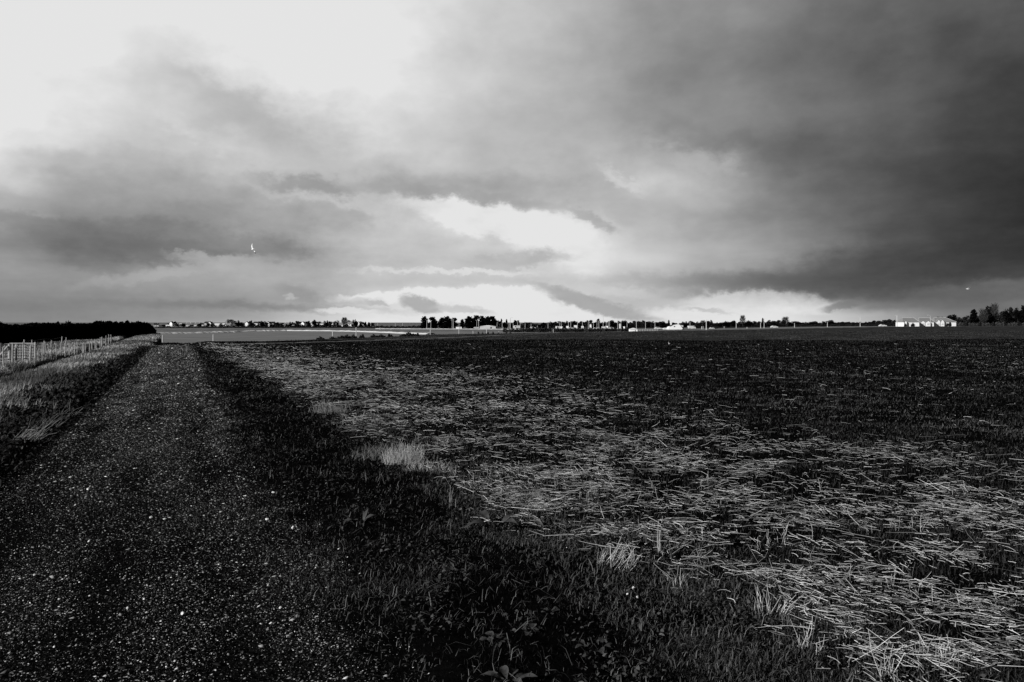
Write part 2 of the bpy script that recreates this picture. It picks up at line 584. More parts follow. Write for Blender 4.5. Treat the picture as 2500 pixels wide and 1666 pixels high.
def join(parts):
    off = 0
    C, Fi, Fs, Vv = [], [], [], []
    for co, fi, fs, v in parts:
        C.append(co); Fi.append(fi + off); Fs.append(fs); Vv.append(v)
        off += len(co)
    return np.concatenate(C), np.concatenate(Fi), np.concatenate(Fs), np.concatenate(Vv)


def stuff(name, data, material, label, cat):
    me = raw_mesh(name, *data)
    o = obj(name, me, material)
    return tag(o, label, cat, kind='stuff')


PI = math.pi
# ---- gravel on the track
OCT = np.array([[1, 0, 0], [0, 1, 0], [-1, 0, 0], [0, -1, 0], [0, 0, 1], [0, 0, -1]], float)
OCF = np.array([[0, 1, 4], [1, 2, 4], [2, 3, 4], [3, 0, 4], [1, 0, 5], [2, 1, 5], [3, 2, 5], [0, 3, 5]])


def stones(x, y, r, v):
    n = len(x)
    z = height(x, y)
    c = OCT[None] * rng.uniform(.55, 1.3, (n, 6, 1)) + rng.normal(0, .16, (n, 6, 3))
    c[..., 2] *= 0.6
    a = rng.normal(.3, .8, n)
    ca, sa = np.cos(a)[:, None], np.sin(a)[:, None]
    el = rng.uniform(.4, .8, n)[:, None]
    st = rng.uniform(1.0, 1.7, n)[:, None]
    cx = (c[..., 0] * st * ca - c[..., 1] * sa * el) * r[:, None]
    cy = (c[..., 0] * st * sa + c[..., 1] * ca * el) * r[:, None]
    co = np.stack([cx + x[:, None], cy + y[:, None], c[..., 2] * r[:, None] + z[:, None] + (r * .15)[:, None]], -1).reshape(-1, 3)
    fi = ((np.arange(n) * 6)[:, None, None] + OCF[None]).ravel()
    return co, fi, np.full(n * 8, 3), np.repeat(v, 6)


def gravel():
    x, y = band(470000, -2.0, 1.15, 2.6, 62)
    s = sco(x, y)
    dens = 0.5 + 0.5 * smooth(.34, .62, fbm(x * 1.6, y * .9, 5, 21))
    for rc in (-1.22, .30):
        dens *= 1 - .55 * np.exp(-((s - rc - (vnoise(y * .25, y * 0, 14) - .5) * .2) / .2) ** 2) * smooth(.3, .6, fbm(x * .8, y * .35, 3, 23))
    dens *= 1 - 0.65 * np.exp(-((s + 0.45) / 0.22) ** 2) * smooth(.4, .6, vnoise(x * .8, y * .5, 3))
    dens *= smooth(-2.0, -1.5, s) * (1 - smooth(.45, 1.25, s + (fbm(x * 1.6, y * 1.6, 3, 25) - .5) * 1.2))
    k = rng.random(len(x)) < dens
    x, y = x[k], y[k]
    n = len(x)
    lod = np.maximum(1, y / 7)
    r = rng.lognormal(math.log(.0034), .5, n) * lod ** .7
    u = rng.random(n)
    v = np.where(u < .66, rng.uniform(.0, .04, n), np.where(u < .94, rng.uniform(.06, .38, n), rng.uniform(.35, 1, n)))
    stuff('gravel', stones(x, y, r, v), M['stone'], 'small loose stones scattered over the dark farm track', 'gravel')


gravel()

# ---- crop blades and dark leaves in the field
def straw_density(x, y):
    s = x + 0.45 * y
    edge_n = (fbm(x * .5, y * .5, 3, 30) - .5) * 1.2
    w = smooth(2.75, 3.6, s + edge_n) * (1 - .98 * smooth(4.6, 12.5, s + (fbm(x * .22, y * .22, 3, 31) - .5) * 5))
    fine = smooth(.42, .62, fbm(x * 2.4, y * 4.2, 4, 37))
    big = smooth(.34, .56, fbm(x * .55, y * .55, 3, 35))
    streak = 0.85 * np.exp(-((s - 4.6) / .6) ** 2) * smooth(16, 28, y) * smooth(.38, .55, fbm(x * .3, y * .3, 3, 38))
    far = 1 - smooth(24, 55, y) * .5
    return np.clip(w * (.5 + .5 * big) * (.08 + 1.1 * fine) * far + streak, 0, 1)


def crop():
    x, y = frustum(860000, 2.6, 170)
    s = sco(x, y)
    k = (s > 2.2) & (y < edge(x, y) + 3)
    x, y, s = x[k], y[k], s[k]
    dn = .35 + .65 * smooth(.35, .6, fbm(x * 1.7, y * 1.7, 3, 41))
    k = rng.random(len(x)) < dn
    x, y = x[k], y[k]
    n = len(x)
    lod = np.maximum(1, y / 7)
    ln = rng.uniform(.02, .075, n) * (1 + .07 * (lod - 1))
    v = np.clip(rng.normal(.34, .22, n) * (.6 + .8 * smooth(.3, .7, fbm(x * .3, y * .15, 4, 43))) * (.8 + .4 * smooth(-.3, .5, np.sin((x + .45 * y) * 2.1 + 1.5 * vnoise(x * .1, y * .1, 44)))), 0.0, 1)
    d = ribbons(x, y, ln, rng.uniform(.0025, .006, n) * lod ** .8, rng.uniform(0, 2 * PI, n), rng.uniform(.4, 1.4, n), rng.uniform(.2, 1.3, n), v)
    stuff('crop_blades', d, M['crop'], 'dark young crop blades covering the wide field', 'crop')


crop()


def straw():
    x, y = frustum(1000000, 2.6, 60)
    k = rng.random(len(x)) < straw_density(x, y) * .25 * np.clip(y / 6.5, .6, 1) * (1 + .9 * smooth(10, 22, y))
    x, y = x[k], y[k]
    n = len(x)
    lod = np.maximum(1, y / 10)
    ln = np.clip(rng.lognormal(math.log(.062), .65, n), .015, .30) * lod ** .3
    loc = (fbm(x * 2.2, y * 2.2, 2, 51) - .5) * 2.4
    az = rng.normal(0, .42, n) - .25 - .5 * smooth(.05, .6, x / y) + loc
    wild = rng.random(n) < .28
    az = np.where(wild, rng.uniform(0, 2 * PI, n), az)
    az = np.where(rng.random(n) < .5, az + PI, az)
    pit = rng.normal(0, .10, n) + np.where(wild, rng.uniform(-.1, .45, n), 0)
    z = height(x, y) + rng.uniform(.0, .075, n)
    p = np.stack([x, y, z], -1)
    rad = rng.uniform(.0008, .0023, n) * lod ** .85
    v = np.clip(rng.beta(1.0, 1.45, n), 0, 1)
    parts = []
    bend = rng.normal(0, .16, n) * np.where(rng.random(n) < .35, 2.4, 1)
    kink = rng.random(n) < .25
    keep = np.ones(n, bool)
    for seg in range(3):
        d = np.stack([np.cos(az) * np.cos(pit), np.sin(az) * np.cos(pit), np.sin(pit)], -1)
        p1 = p + d * (ln * (.42, .33, .25)[seg])[:, None]
        parts.append(sticks(p[keep], p1[keep], rad[keep] * (1, .95, .8)[seg], v[keep]))
        p = p1
        az = az + bend + np.where(kink & (seg == 0), rng.normal(0, .7, n), 0)
        pit = pit + rng.normal(0, .12, n) - .05
        if seg == 0:
            keep = ln > .035
    # flat torn leaf and chaff between the stalks
    m = rng.choice(n, n // 2, replace=False)
    parts.append(ribbons(x[m] + rng.normal(0, .03, len(m)), y[m] + rng.normal(0, .03, len(m)), ln[m] * rng.uniform(.2, .7, len(m)), rng.uniform(.002, .006, len(m)) * lod[m] ** .8,
                         rng.uniform(0, 2 * PI, len(m)), rng.uniform(0, .5, len(m)), rng.uniform(0, 1.2, len(m)), rng.uniform(0, .55, len(m)), z=z[m]))
    # cut stubble still standing, in drilled rows
    m = 5200
    yy = np.exp(rng.uniform(math.log(3), math.log(16), m))
    row = rng.integers(0, 60, m) * .14
    ss_ = 2.75 + row + rng.normal(0, .012, m)
    xx = ss_ - .45 * yy
    k = (rng.random(m) < .42 * (.05 + .9 * smooth(.5, .66, vnoise(xx * 1.1, yy * 1.1, 55))) * np.exp(-np.abs(ss_ - 3.0) / 1.2)) & (abs(xx) < .8 * yy)
    xx, yy = xx[k], yy[k]; m = len(xx)
    for j in range(3):
        px_ = xx + rng.normal(0, .012, m); py_ = yy + rng.normal(0, .012, m)
        b0 = np.stack([px_, py_, height(px_, py_) - .01], -1)
        dd = np.stack([rng.normal(0, .28, m), rng.normal(0, .28, m), np.ones(m)], -1)
        h_ = rng.uniform(.03, .14, m)
        mid = b0 + dd * (h_ * .6)[:, None]
        rr = rng.uniform(.0012, .0023, m); vv = rng.uniform(.05, .7, m)
        parts.append(sticks(b0, mid, rr, vv * .7))
        parts.append(sticks(mid, mid + (dd + rng.normal(0, .2, (m, 3))) * (h_ * .4)[:, None], rr * .9, vv))
    stuff('straw', join(parts), M['straw'], 'pale cut straw strewn across the edge of the field', 'straw')


straw()


def verge_grass():
    parts = []
    # right verge, dark short grass
    x, y = band(620000, .55, 3.9, 2.6, 75)
    s = sco(x, y)
    dn = (.28 + .72 * smooth(.38, .62, fbm(x * 1.6, y * 1.6, 4, 61))) * smooth(.6, 1.5, s + (fbm(x * 1.8, y * 1.8, 3, 2) - .5) * 1.5) * (1 - smooth(3.0, 3.9, s + (fbm(x * 1.2, y * 1.2, 3, 24) - .5) * 1.5))
    k = rng.random(len(x)) < dn
    x, y = x[k], y[k]; n = len(x)
    lod = np.maximum(1, y / 7)
    tone_n = fbm(x * 1.1, y * 1.1, 3, 63)  # patchy random tone of the blades
    v = np.clip(rng.beta(.6, 5.5, n) * (.3 + 1.3 * smooth(.35, .7, tone_n)), 0, 1)
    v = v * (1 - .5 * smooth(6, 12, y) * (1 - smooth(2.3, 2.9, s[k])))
    dry = rng.random(n) < .035 * (1 - .6 * smooth(7, 14, y))
    v = np.where(dry, rng.uniform(.6, 1.0, n), v)
    ln = rng.uniform(.010, .05, n) * (.7 + .9 * smooth(.45, .7, fbm(x * 2.1, y * 2.1, 3, 64))) * np.where(dry, 1.8, 1) * (1 + .06 * (lod - 1))
    parts.append(ribbons(x, y, ln, rng.uniform(.0012, .0030, n) * lod, rng.uniform(0, 2 * PI, n), rng.uniform(.3, 1.5, n), rng.uniform(.2, 1.6, n), v))
    # dead stems and long bent grasses, tangled
    for cnt_, l0, l1, p0_, p1_, vm in ((5000, .06, .20, .05, .6, .6), (16000, .04, .10, .2, 1.1, .3)):
        x, y = band(cnt_, .8, 4.2, 2.6, 40)
        k = rng.random(len(x)) < .2 + .8 * smooth(.42, .62, fbm(x * 1.3, y * 1.3, 3, 68))
        x, y = x[k], y[k]; n = len(x)
        lod = np.maximum(1, y / 8)
        parts.append(ribbons(x, y, rng.uniform(l0, l1, n), rng.uniform(.0015, .0035, n) * lod, rng.uniform(0, 2 * PI, n), rng.uniform(p0_, p1_, n), rng.uniform(.4, 2.2, n), np.clip(rng.normal(vm * .7, .22, n), .0, 1)))
    # small round weeds
    x, y = band(30000, .9, 3.6, 2.6, 40)
    k = rng.random(len(x)) < smooth(.5, .66, fbm(x * 2.4, y * 2.4, 3, 66))
    x, y = x[k], y[k]; n = len(x)
    lod = np.maximum(1, y / 9)
    z = height(x, y) + rng.uniform(.0, .05, n)
    parts.append(ribbons(x, y, rng.uniform(.010, .034, n) * lod, rng.uniform(.008, .02, n) * lod, rng.uniform(0, 2 * PI, n), rng.uniform(-.1, .8, n), rng.uniform(0, .8, n),
                         np.clip(rng.normal(.16, .14, n), .0, .6), z=z))
    # ragged grass over the track edges and its crown
    x, y = band(26000, -1.9, 1.2, 3, 60)
    s = sco(x, y)
    k = rng.random(len(x)) < np.maximum(np.exp(-((s - 1.0) / .3) ** 2), .35 * np.exp(-((s + .45) / .2) ** 2) * smooth(.45, .6, vnoise(x * .7, y * .5, 71)))
    x, y = x[k], y[k]; n = len(x)
    lod = np.maximum(1, y / 7)
    parts.append(ribbons(x, y, rng.uniform(.02, .06, n), rng.uniform(.002, .004, n) * lod, rng.uniform(0, 2 * PI, n), rng.uniform(.2, 1.3, n), rng.uniform(.2, 1.2, n), np.clip(rng.normal(.2, .15, n), 0, 1)))
    stuff('verge_grass', join(parts), M['grass'], 'dark tufted grass and weeds between track and straw', 'grass')


verge_grass()


def bank_grass():
    x, y = band(170000, -3.6, -1.65, 6, 75)
    s = sco(x, y)
    k = rng.random(len(x)) < (.3 + .7 * smooth(.36, .6, fbm(x * 1.2, y * 1.2, 3, 81)))
    x, y, s = x[k], y[k], s[k]; n = len(x)
    lod = np.maximum(1, y / 8)
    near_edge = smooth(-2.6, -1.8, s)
    v = np.clip(rng.beta(1.3, 4, n), 0, 1) * (1 - .85 * near_edge)  # blades darkened toward the track: shade of the bank side put into colour
    dry = (rng.random(n) < .22 * smooth(.42, .60, fbm(x * .8, y * .8, 3, 83))) & (s < -2.4)
    v = np.where(dry, rng.uniform(.5, 1, n), v)
    ln = rng.uniform(.03, .11, n) * (1 - .2 * near_edge)
    lod = np.minimum(lod, 4)
    a = ribbons(x, y, ln, rng.uniform(.002, .005, n) * lod, rng.uniform(0, 2 * PI, n), rng.uniform(.2, 1.3, n), rng.uniform(.3, 1.6, n), v)
    # broad dark weed leaves
    x, y = band(14000, -3.5, -1.7, 6, 60); n = len(x)
    lod = np.clip(y / 9, 1, 1.8)
    b = ribbons(x, y, rng.uniform(.02, .07, n) * lod, rng.uniform(.012, .035, n) * lod, rng.uniform(0, 2 * PI, n), rng.uniform(0, 1.2, n), rng.uniform(0, 1, n),
                np.clip(rng.normal(.1, .08, n), .0, .5), z=height(x, y) + rng.uniform(0, .05, n))
    x, y = band(22000, -6.2, -5.1, 10, 62); n = len(x)
    c = ribbons(x, y, rng.uniform(.05, .25, n), rng.uniform(.01, .03, n), rng.uniform(0, 2 * PI, n), rng.uniform(0.2, 1.4, n), rng.uniform(0, 1, n), np.clip(rng.normal(.02, .03, n), 0, .2))  # near-black weeds laid in the ditch, its shadow painted as leaf colour
    stuff('bank_weeds', join([a, b, c]), M['grass'], 'dark tangled weeds on the bank along the track, edge and ditch shade painted in', 'weeds')


bank_grass()


def meadow_grass():
    parts = []
    x, y = band(520000, -17, -1.7, 8, 125)
    s = sco(x, y)
    ye = edge(x, y)
    k = (y < ye + 6) & (rng.random(len(x)) < smooth(-2.4 + smooth(40, 56, y) * .9, -3.1 + smooth(40, 56, y) * .9, s + (fbm(x * .5, y * .5, 3, 90) - .5) * 1.4))
    k &= rng.random(len(x)) < .25 + .75 * smooth(.3, .6, fbm(x * .7, y * .7, 3, 91))
    k &= ~((abs(s + 5.7 + (vnoise(y * .3, y * 0, 19) - .5) * .5) < .55))
    k &= rng.random(len(x)) < 1 - .7 * smooth(.5, .6, fbm(x * .25, y * .6, 3, 95))
    x, y, s = x[k], y[k], s[k]; n = len(x)
    lod = np.maximum(1, y / 16)
    v = np.clip(rng.normal(.40, .15, n) * (.25 + 1.3 * smooth(.3, .65, fbm(x * .35, y * .35, 4, 92))), 0.0, 1)
    v = np.where((s < -6.4) & (s > -8.4), v * 1.5, v)
    ln = rng.uniform(.08, .24, n) * (1 + .5 * np.exp(-((s + 7.0) / .8) ** 2))
    parts.append(ribbons(x, y, ln, rng.uniform(.004, .009, n) * lod, rng.normal(.4, 1.2, n), rng.uniform(.8, 1.55, n), rng.uniform(.2, 1.1, n), v))
    stuff('meadow_grass', join(parts), M['hay'], 'tall dry grass of the meadow beside the post fence', 'grass')


meadow_grass()

def crest_shade_weeds():
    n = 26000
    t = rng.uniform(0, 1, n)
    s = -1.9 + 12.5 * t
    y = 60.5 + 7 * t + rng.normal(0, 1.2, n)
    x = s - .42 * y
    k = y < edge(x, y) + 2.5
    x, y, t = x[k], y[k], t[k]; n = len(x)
    d = ribbons(x, y, rng.uniform(.08, .24, n) * (1 - .5 * t), rng.uniform(.02, .05, n), rng.uniform(0, 2 * PI, n), rng.uniform(.5, 1.5, n), rng.uniform(.2, 1.3, n), rng.uniform(0, .05, n))  # blades near black: the shade along the crest put into their colour
    stuff('crest_shade_weeds', d, M['grass'], 'low growth blackened as the shade strip along the crest beyond the track', 'weeds')


crest_shade_weeds()


# ------------------------------------------------------------------ small mesh builder
class MB:
    def __init__(self):
        self.v = []; self.f = []

    def box(self, x0, x1, y0, y1, z0, z1):
        b = len(self.v)
        self.v += [(x0, y0, z0), (x1, y0, z0), (x1, y1, z0), (x0, y1, z0), (x0, y0, z1), (x1, y0, z1), (x1, y1, z1), (x0, y1, z1)]
        self.f += [[b + i for i in q] for q in ((0, 3, 2, 1), (4, 5, 6, 7), (0, 1, 5, 4), (1, 2, 6, 5), (2, 3, 7, 6), (3, 0, 4, 7))]
        return self

    def poly(self, pts):
        b = len(self.v)
        self.v += [tuple(p) for p in pts]
        self.f.append(list(range(b, b + len(pts))))
        return self

    def tube(self, pts, rads, n=8, cap=True):
        b = len(self.v)
        pts = [Vector(p) for p in pts]
        for i, p in enumerate(pts):
            d = (pts[min(i + 1, len(pts) - 1)] - pts[max(i - 1, 0)]).normalized()
            a = d.orthogonal().normalized()
            if abs(d.z) > .9:
                a = (Vector((1, 0, 0)) - d * d.x).normalized()
            c = d.cross(a)
            for k in range(n):
                t = 2 * PI * k / n
                self.v.append(tuple(p + (a * math.cos(t) + c * math.sin(t)) * rads[i]))
        for i in range(len(pts) - 1):
            for k in range(n):
                k2 = (k + 1) % n
                self.f.append([b + i * n + k, b + i * n + k2, b + (i + 1) * n + k2, b + (i + 1) * n + k])
        if cap:
            self.f.append([b + k for k in range(n)][::-1])
            e = b + (len(pts) - 1) * n
            self.f.append([e + k for k in range(n)])
        return self

    def ellipsoid(self, c, r, nu=10, nv=7):
        b = len(self.v)
        for j in range(nv + 1):
            th = PI * j / nv
            for i in range(nu):
                ph = 2 * PI * i / nu
                self.v.append((c[0] + r[0] * math.sin(th) * math.cos(ph), c[1] + r[1] * math.sin(th) * math.sin(ph), c[2] + r[2] * math.cos(th)))
        for j in range(nv):
            for i in range(nu):
                i2 = (i + 1) % nu
                self.f.append([b + j * nu + i, b + (j + 1) * nu + i, b + (j + 1) * nu + i2, b + j * nu + i2])
        return self

    def build(self, name, m, parent=None, sm=False):
        me = bpy.data.meshes.new(name)
        me.from_pydata(self.v, [], self.f)
        me.update()
        return obj(name, me, m, parent, sm)


def empty(name, loc=(0, 0, 0), rz=0.0, scale=1.0):
    o = bpy.data.objects.new(name, None)
    o.empty_display_size = 0.2
    o.location = loc
    o.rotation_euler = (0, 0, rz)
    o.scale = (scale,) * 3 if not hasattr(scale, '__len__') else scale
    COL.objects.link(o)
    return o


KIDS = {}


def copy_tree(root):
    """copy of a thing, its parts and sub-parts"""
    r = root.copy(); COL.objects.link(r)

    def rec(src, dst):
        for ch in list(src.children):
            c = ch.copy(); COL.objects.link(c); c.parent = dst
            rec(ch, c)
    rec(root, r)
    return r


class Kit:
    """the first use moves the built thing itself, later uses copy it"""
    def __init__(self, root):
        self.root = root; self.used = False

    def put(self, loc, rz, scale, label, group=None, cat=None):
        o = self.root if not self.used else copy_tree(self.root)
        self.used = True
        o.location = loc
        o.rotation_euler = (0, 0, rz)
        o.scale = (scale,) * 3 if not hasattr(scale, '__len__') else scale
        tag(o, label, cat or self.root.get('category'), group)
        if not group and 'group' in o:
            del o['group']
        return o


def PX(px, d):
    return (px - 1250.0) / F * d


ORD = ['first', 'second', 'third', 'fourth', 'fifth', 'sixth', 'seventh', 'eighth', 'ninth', 'tenth', 'eleventh', 'twelfth', 'thirteenth', 'fourteenth',
       'fifteenth', 'sixteenth', 'seventeenth', 'eighteenth', 'nineteenth', 'twentieth', 'twenty-first', 'twenty-second', 'twenty-third', 'twenty-fourth',
       'twenty-fifth', 'twenty-sixth', 'twenty-seventh', 'twenty-eighth', 'twenty-ninth', 'thirtieth', 'thirty-first', 'thirty-second', 'thirty-third',
       'thirty-fourth', 'thirty-fifth', 'thirty-sixth', 'thirty-seventh', 'thirty-eighth', 'thirty-ninth', 'fortieth', 'forty-first', 'forty-second', 'forty-third', 'forty-fourth', 'forty-fifth']


# ------------------------------------------------------------------ foliage
def leaf_cloud(pts, size, v, up=.3):
    """small crossing leaf quads at pts"""
    n = len(pts)
    nrm = rng.normal(0, 1, (n, 3)); nrm[:, 2] += up
    nrm /= np.linalg.norm(nrm, axis=1)[:, None]
    a = np.cross(nrm, rng.normal(0, 1, (n, 3))); a /= np.linalg.norm(a, axis=1)[:, None]
    b = np.cross(nrm, a)
    sz = size * rng.uniform(.5, 1.3, n)[:, None]
    co = np.stack([pts + a * sz, pts + b * sz * .6, pts - a * sz, pts - b * sz * .6], 1).reshape(-1, 3)
    fi = np.arange(n * 4)
    return co, fi, np.full(n, 4), np.repeat(v, 4)


def crown_points(blobs, n):
    """n points in lumpy blobs (x,y,z,rx,ry,rz), thicker near the surface"""
    w = np.array([b[3] * b[4] * b[5] for b in blobs]) ** .8
    w /= w.sum()
    pick = rng.choice(len(blobs), n, p=w)
    B = np.array(blobs)[pick]
    d = rng.normal(0, 1, (n, 3)); d /= np.linalg.norm(d, axis=1)[:, None]
    rr = rng.uniform(.45, 1.08, n)[:, None]
    return B[:, :3] + d * rr * B[:, 3:]


def trunk_mb(h, r, limbs, seed):
    rn = random.Random(seed)
    m = MB()
    m.tube([(0, 0, -.3), (0, 0, h * .3), (rn.uniform(-.1, .1) * h * .3, 0, h * .62), (rn.uniform(-.1, .1) * h * .3, 0, h * .86)], [r * 1.3, r, r * .6, r * .2], 6)
    for i in range(limbs):
        z0 = h * rn.uniform(.25, .6); a = rn.uniform(0, 2 * PI); ll = h * rn.uniform(.2, .36)
        m.tube([(0, 0, z0), (math.cos(a) * ll * .6, math.sin(a) * ll * .6, z0 + ll * .5), (math.cos(a) * ll, math.sin(a) * ll, z0 + ll * .95)], [r * .5, r * .3, r * .08], 5)
    return m


def tree_round(seed, h=8.0, w=3.6, mk='leafy', name='broadleaf_tree', n=1500, low=.04):
    rn = random.Random(seed)
    root = empty(name); root['category'] = 'tree'
    blobs = []
    for i in range(11):
        t = rn.uniform(0, 1)
        z = h * (low + .16 + (1 - low - .3) * t)
        rr = w * (.55 + .35 * math.sin(PI * min(1, t * .8 + .15)))
        a = rn.uniform(0, 2 * PI)
        blobs.append((math.cos(a) * rr * .55, math.sin(a) * rr * .55, z, rr * rn.uniform(.35, .55), rr * rn.uniform(.35, .55), h * rn.uniform(.13, .22)))
    p = crown_points(blobs, n)
    top = h
    p[:, 2] = np.clip(p[:, 2], h * low * .5, top)
    v = rng.uniform(0, 1, n)
    obj('crown', raw_mesh('crown', *leaf_cloud(p, h * .062, v)), M[mk], root)
    trunk_mb(h, h * .028, 5, seed).build('trunk', M['bark'], root)
    return Kit(root)


def tree_pine(seed, h=8.0, w=2.4, name='pine_tree', n=1900, jag=1.0):
    """dense evergreen with ragged tufts standing out of the outline"""
    rn = random.Random(seed)
    root = empty(name); root['category'] = 'tree'
    blobs = []
    for i in range(20):
        t = i / 19.0
        z = h * (.12 + .82 * t)
        rr = w * (1 - .55 * t ** 2.2) * rn.uniform(.75, 1.1)
        a = rn.uniform(0, 2 * PI)
        blobs.append((math.cos(a) * rr * .4, math.sin(a) * rr * .4, z, rr * .72, rr * .72, h * .1))
        if rn.random() < .7 * jag:
            blobs.append((math.cos(a + 1) * rr * .95, math.sin(a + 1) * rr * .95, z + h * .05, rr * .22, rr * .22, h * .05))
    p = crown_points(blobs, n)
    p[:, 2] = np.clip(p[:, 2], h * .03, h)
    obj('crown', raw_mesh('crown', *leaf_cloud(p, h * .055, rng.uniform(0, 1, n))), M['needle'], root)
    trunk_mb(h, h * .025, 4, seed).build('trunk', M['bark'], root)
    return Kit(root)


def tree_bare(seed, h=8.0, w=2.6, n=420, name='bare_tree'):
    rn = random.Random(seed)
    root = empty(name); root['category'] = 'tree'
    p0, p1 = [], []
    trunk_mb(h, h * .022, 7, seed).build('trunk', M['bark'], root)
    for i in range(n):
        t = rn.random() ** .7
        z = h * (.22 + .6 * t); a = rn.uniform(0, 2 * PI)
        rr = w * .75 * math.sin(PI * (.25 + .62 * t)) * rn.random() ** .5
        s0 = Vector((math.cos(a) * rr * .7, math.sin(a) * rr * .7, z))
        dd = Vector((math.cos(a + rn.gauss(0, .5)) * .45, math.sin(a + rn.gauss(0, .5)) * .45, rn.uniform(.6, 1.1))).normalized() * h * rn.uniform(.09, .2)
        p0.append(tuple(s0)); p1.append(tuple(s0 + dd))
    d = sticks(np.array(p0), np.array(p1), np.full(n, h * .0045), rng.uniform(0, 1, n))
    obj('crown', raw_mesh('crown', *d), M['twig'], root)
    return Kit(root)


def bush(seed, h=2.0, w=2.2, mk='leafy', name='bush', n=420):
    rn = random.Random(seed)
    root = empty(name); root['category'] = 'bush'
    blobs = []
    for i in range(7):
        x = rn.uniform(-.7, .7) * w
        hh = h * (1 - .45 * abs(x / w)) * rn.uniform(.75, 1)
        blobs.append((x, rn.uniform(-.3, .3) * w, hh * .5, w * .36, w * .36, hh * .48))
    p = crown_points(blobs, n)
    p[:, 2] = np.clip(p[:, 2], 0, h)
    obj('foliage', raw_mesh('foliage', *leaf_cloud(p, h * .14, rng.uniform(0, 1, n))), M[mk], root)
    m = MB()
    for i in range(4):
        a = rn.uniform(0, 2 * PI)
        m.tube([(0, 0, -.1), (math.cos(a) * w * .2, math.sin(a) * w * .2, h * .45), (math.cos(a) * w * .35, math.sin(a) * w * .35, h * .8)], [h * .02, h * .014, h * .004], 4)
    m.build('stem', M['bark'], root)
    return Kit(root)


ROUND = [tree_round(i) for i in (1, 2, 3)]
DARK = [tree_round(i, mk='needle', name='evergreen_tree', n=1000) for i in (11, 12, 13)]
PINE = [tree_pine(i) for i in (21, 22, 23)]
SPIRE = [tree_pine(31, w=1.3, name='conifer', n=800, jag=.6)]
BARE = [tree_bare(i) for i in (41, 42)]
DOME = [tree_bare(43, w=4.2, n=900)]
BUSH = [bush(i) for i in (51, 52, 53)]
SCRUB = [bush(i, mk='scrubleaf', name='scrub_bush') for i in (61, 62)]
THIN = [tree_round(71, h=8, w=2.2, n=420, mk='leafy', name='sparse_tree', low=.05), tree_round(72, h=8, w=2.8, n=480, mk='leafy', name='sparse_tree', low=.05)]


def plant(kits, i, px, top, d, label, halfpx=None, base_w=None, group=None, zoff=-.15):
    """stand a tree so that its tip reaches row 'top' of the horizon scale at distance d"""
    kit = kits[i % len(kits)]
    x = PX(px, d)
    z = hz(x, d) + zoff
    h = max(.5, EYE + (HOR - top) / F * d - z)
    ref = 8.0 if kit.root.get('category') == 'tree' else 2.0
    sz = h / ref
    sx = sz
    if halfpx and base_w:
        sx = halfpx / F * d / base_w
    return kit.put((x, d, z), random.uniform(0, 6.28) if not halfpx else random.choice((0.0, PI)), (sx, sx, sz), label, group)


# ---- left village: trees on the rise
VT = 'trees of the far village'
vill = [  # px, top, halfwidth, kind, distance
    (392, 795, 6, 'D'), (399, 794, 5, 'R'), (410, 797, 7, 'R'), (425, 797, 8, 'R'), (436, 789, 8, 'T'), (447, 791, 7, 'D'), (457, 795, 8, 'R'), (468, 794, 6, 'D'),
    (486, 791, 6, 'D'), (497, 795, 6, 'R'), (508, 790, 5, 'R'), (519, 791, 6, 'D'), (533, 795, 6, 'R'), (545, 793, 7, 'D'), (556, 795, 6, 'R'), (562, 780, 13, 'B'),
    (578, 784, 9, 'D'), (588, 787, 6, 'T'), (598, 788, 8, 'D'), (612, 784, 5, 'R'), (616, 790, 8, 'D'), (628, 788, 8, 'R'), (642, 785, 8, 'D'), (651, 788, 5, 'R'),
    (664, 787, 6, 'D'), (676, 788, 6, 'R'), (688, 790, 6, 'R'), (697, 789, 5, 'D'), (711, 787, 6, 'D'), (727, 785, 7, 'R'), (737, 787, 5, 'D'), (752, 785, 6, 'R'),
    (767, 781, 6, 'D'), (779, 785, 6, 'T'), (796, 784, 7, 'D'), (806, 786, 5, 'R'), (818, 785, 5, 'R'), (825, 783, 4, 'D'), (841, 775, 11, 'M'), (853, 783, 8, 'R'),
    (865, 781, 5, 'D'), (871, 784, 4, 'D'), (882, 786, 6, 'R'), (890, 787, 6, 'D'), (901, 787, 4, 'D'), (910, 787, 4, 'D')]
KW = {'R': (ROUND, 3.6, 'bushy winter tree'), 'D': (DARK, 3.6, 'dark evergreen tree'), 'P': (PINE, 2.4, 'ragged dark pine tree'), 'S': (SPIRE, 1.3, 'slim dark conifer'),
      'B': (BARE, 2.6, 'bare leafless tree'), 'M': (DOME, 4.2, 'bare dome-shaped tree'), 'T': (THIN, 2.2, 'thin sparse tree')}
cnt = {}
for i, (px, top, hw, k) in enumerate(vill):
    kits, bw, desc = KW[k]
    cnt[k] = cnt.get(k, 0) + 1
    lab = f'{desc} in the far village, {ORD[cnt[k] - 1]} such tree from its left end'
    if px == 562: lab = 'wide bare tree standing clear above the left half of the village'
    if k == 'M': lab = 'tall dome-shaped bare tree between two low white village roofs'
    plant(kits, i, px, top - 1, (700 if i % 3 else 790) + (i * 37) % 30, lab, hw * 1.25, bw, VT)

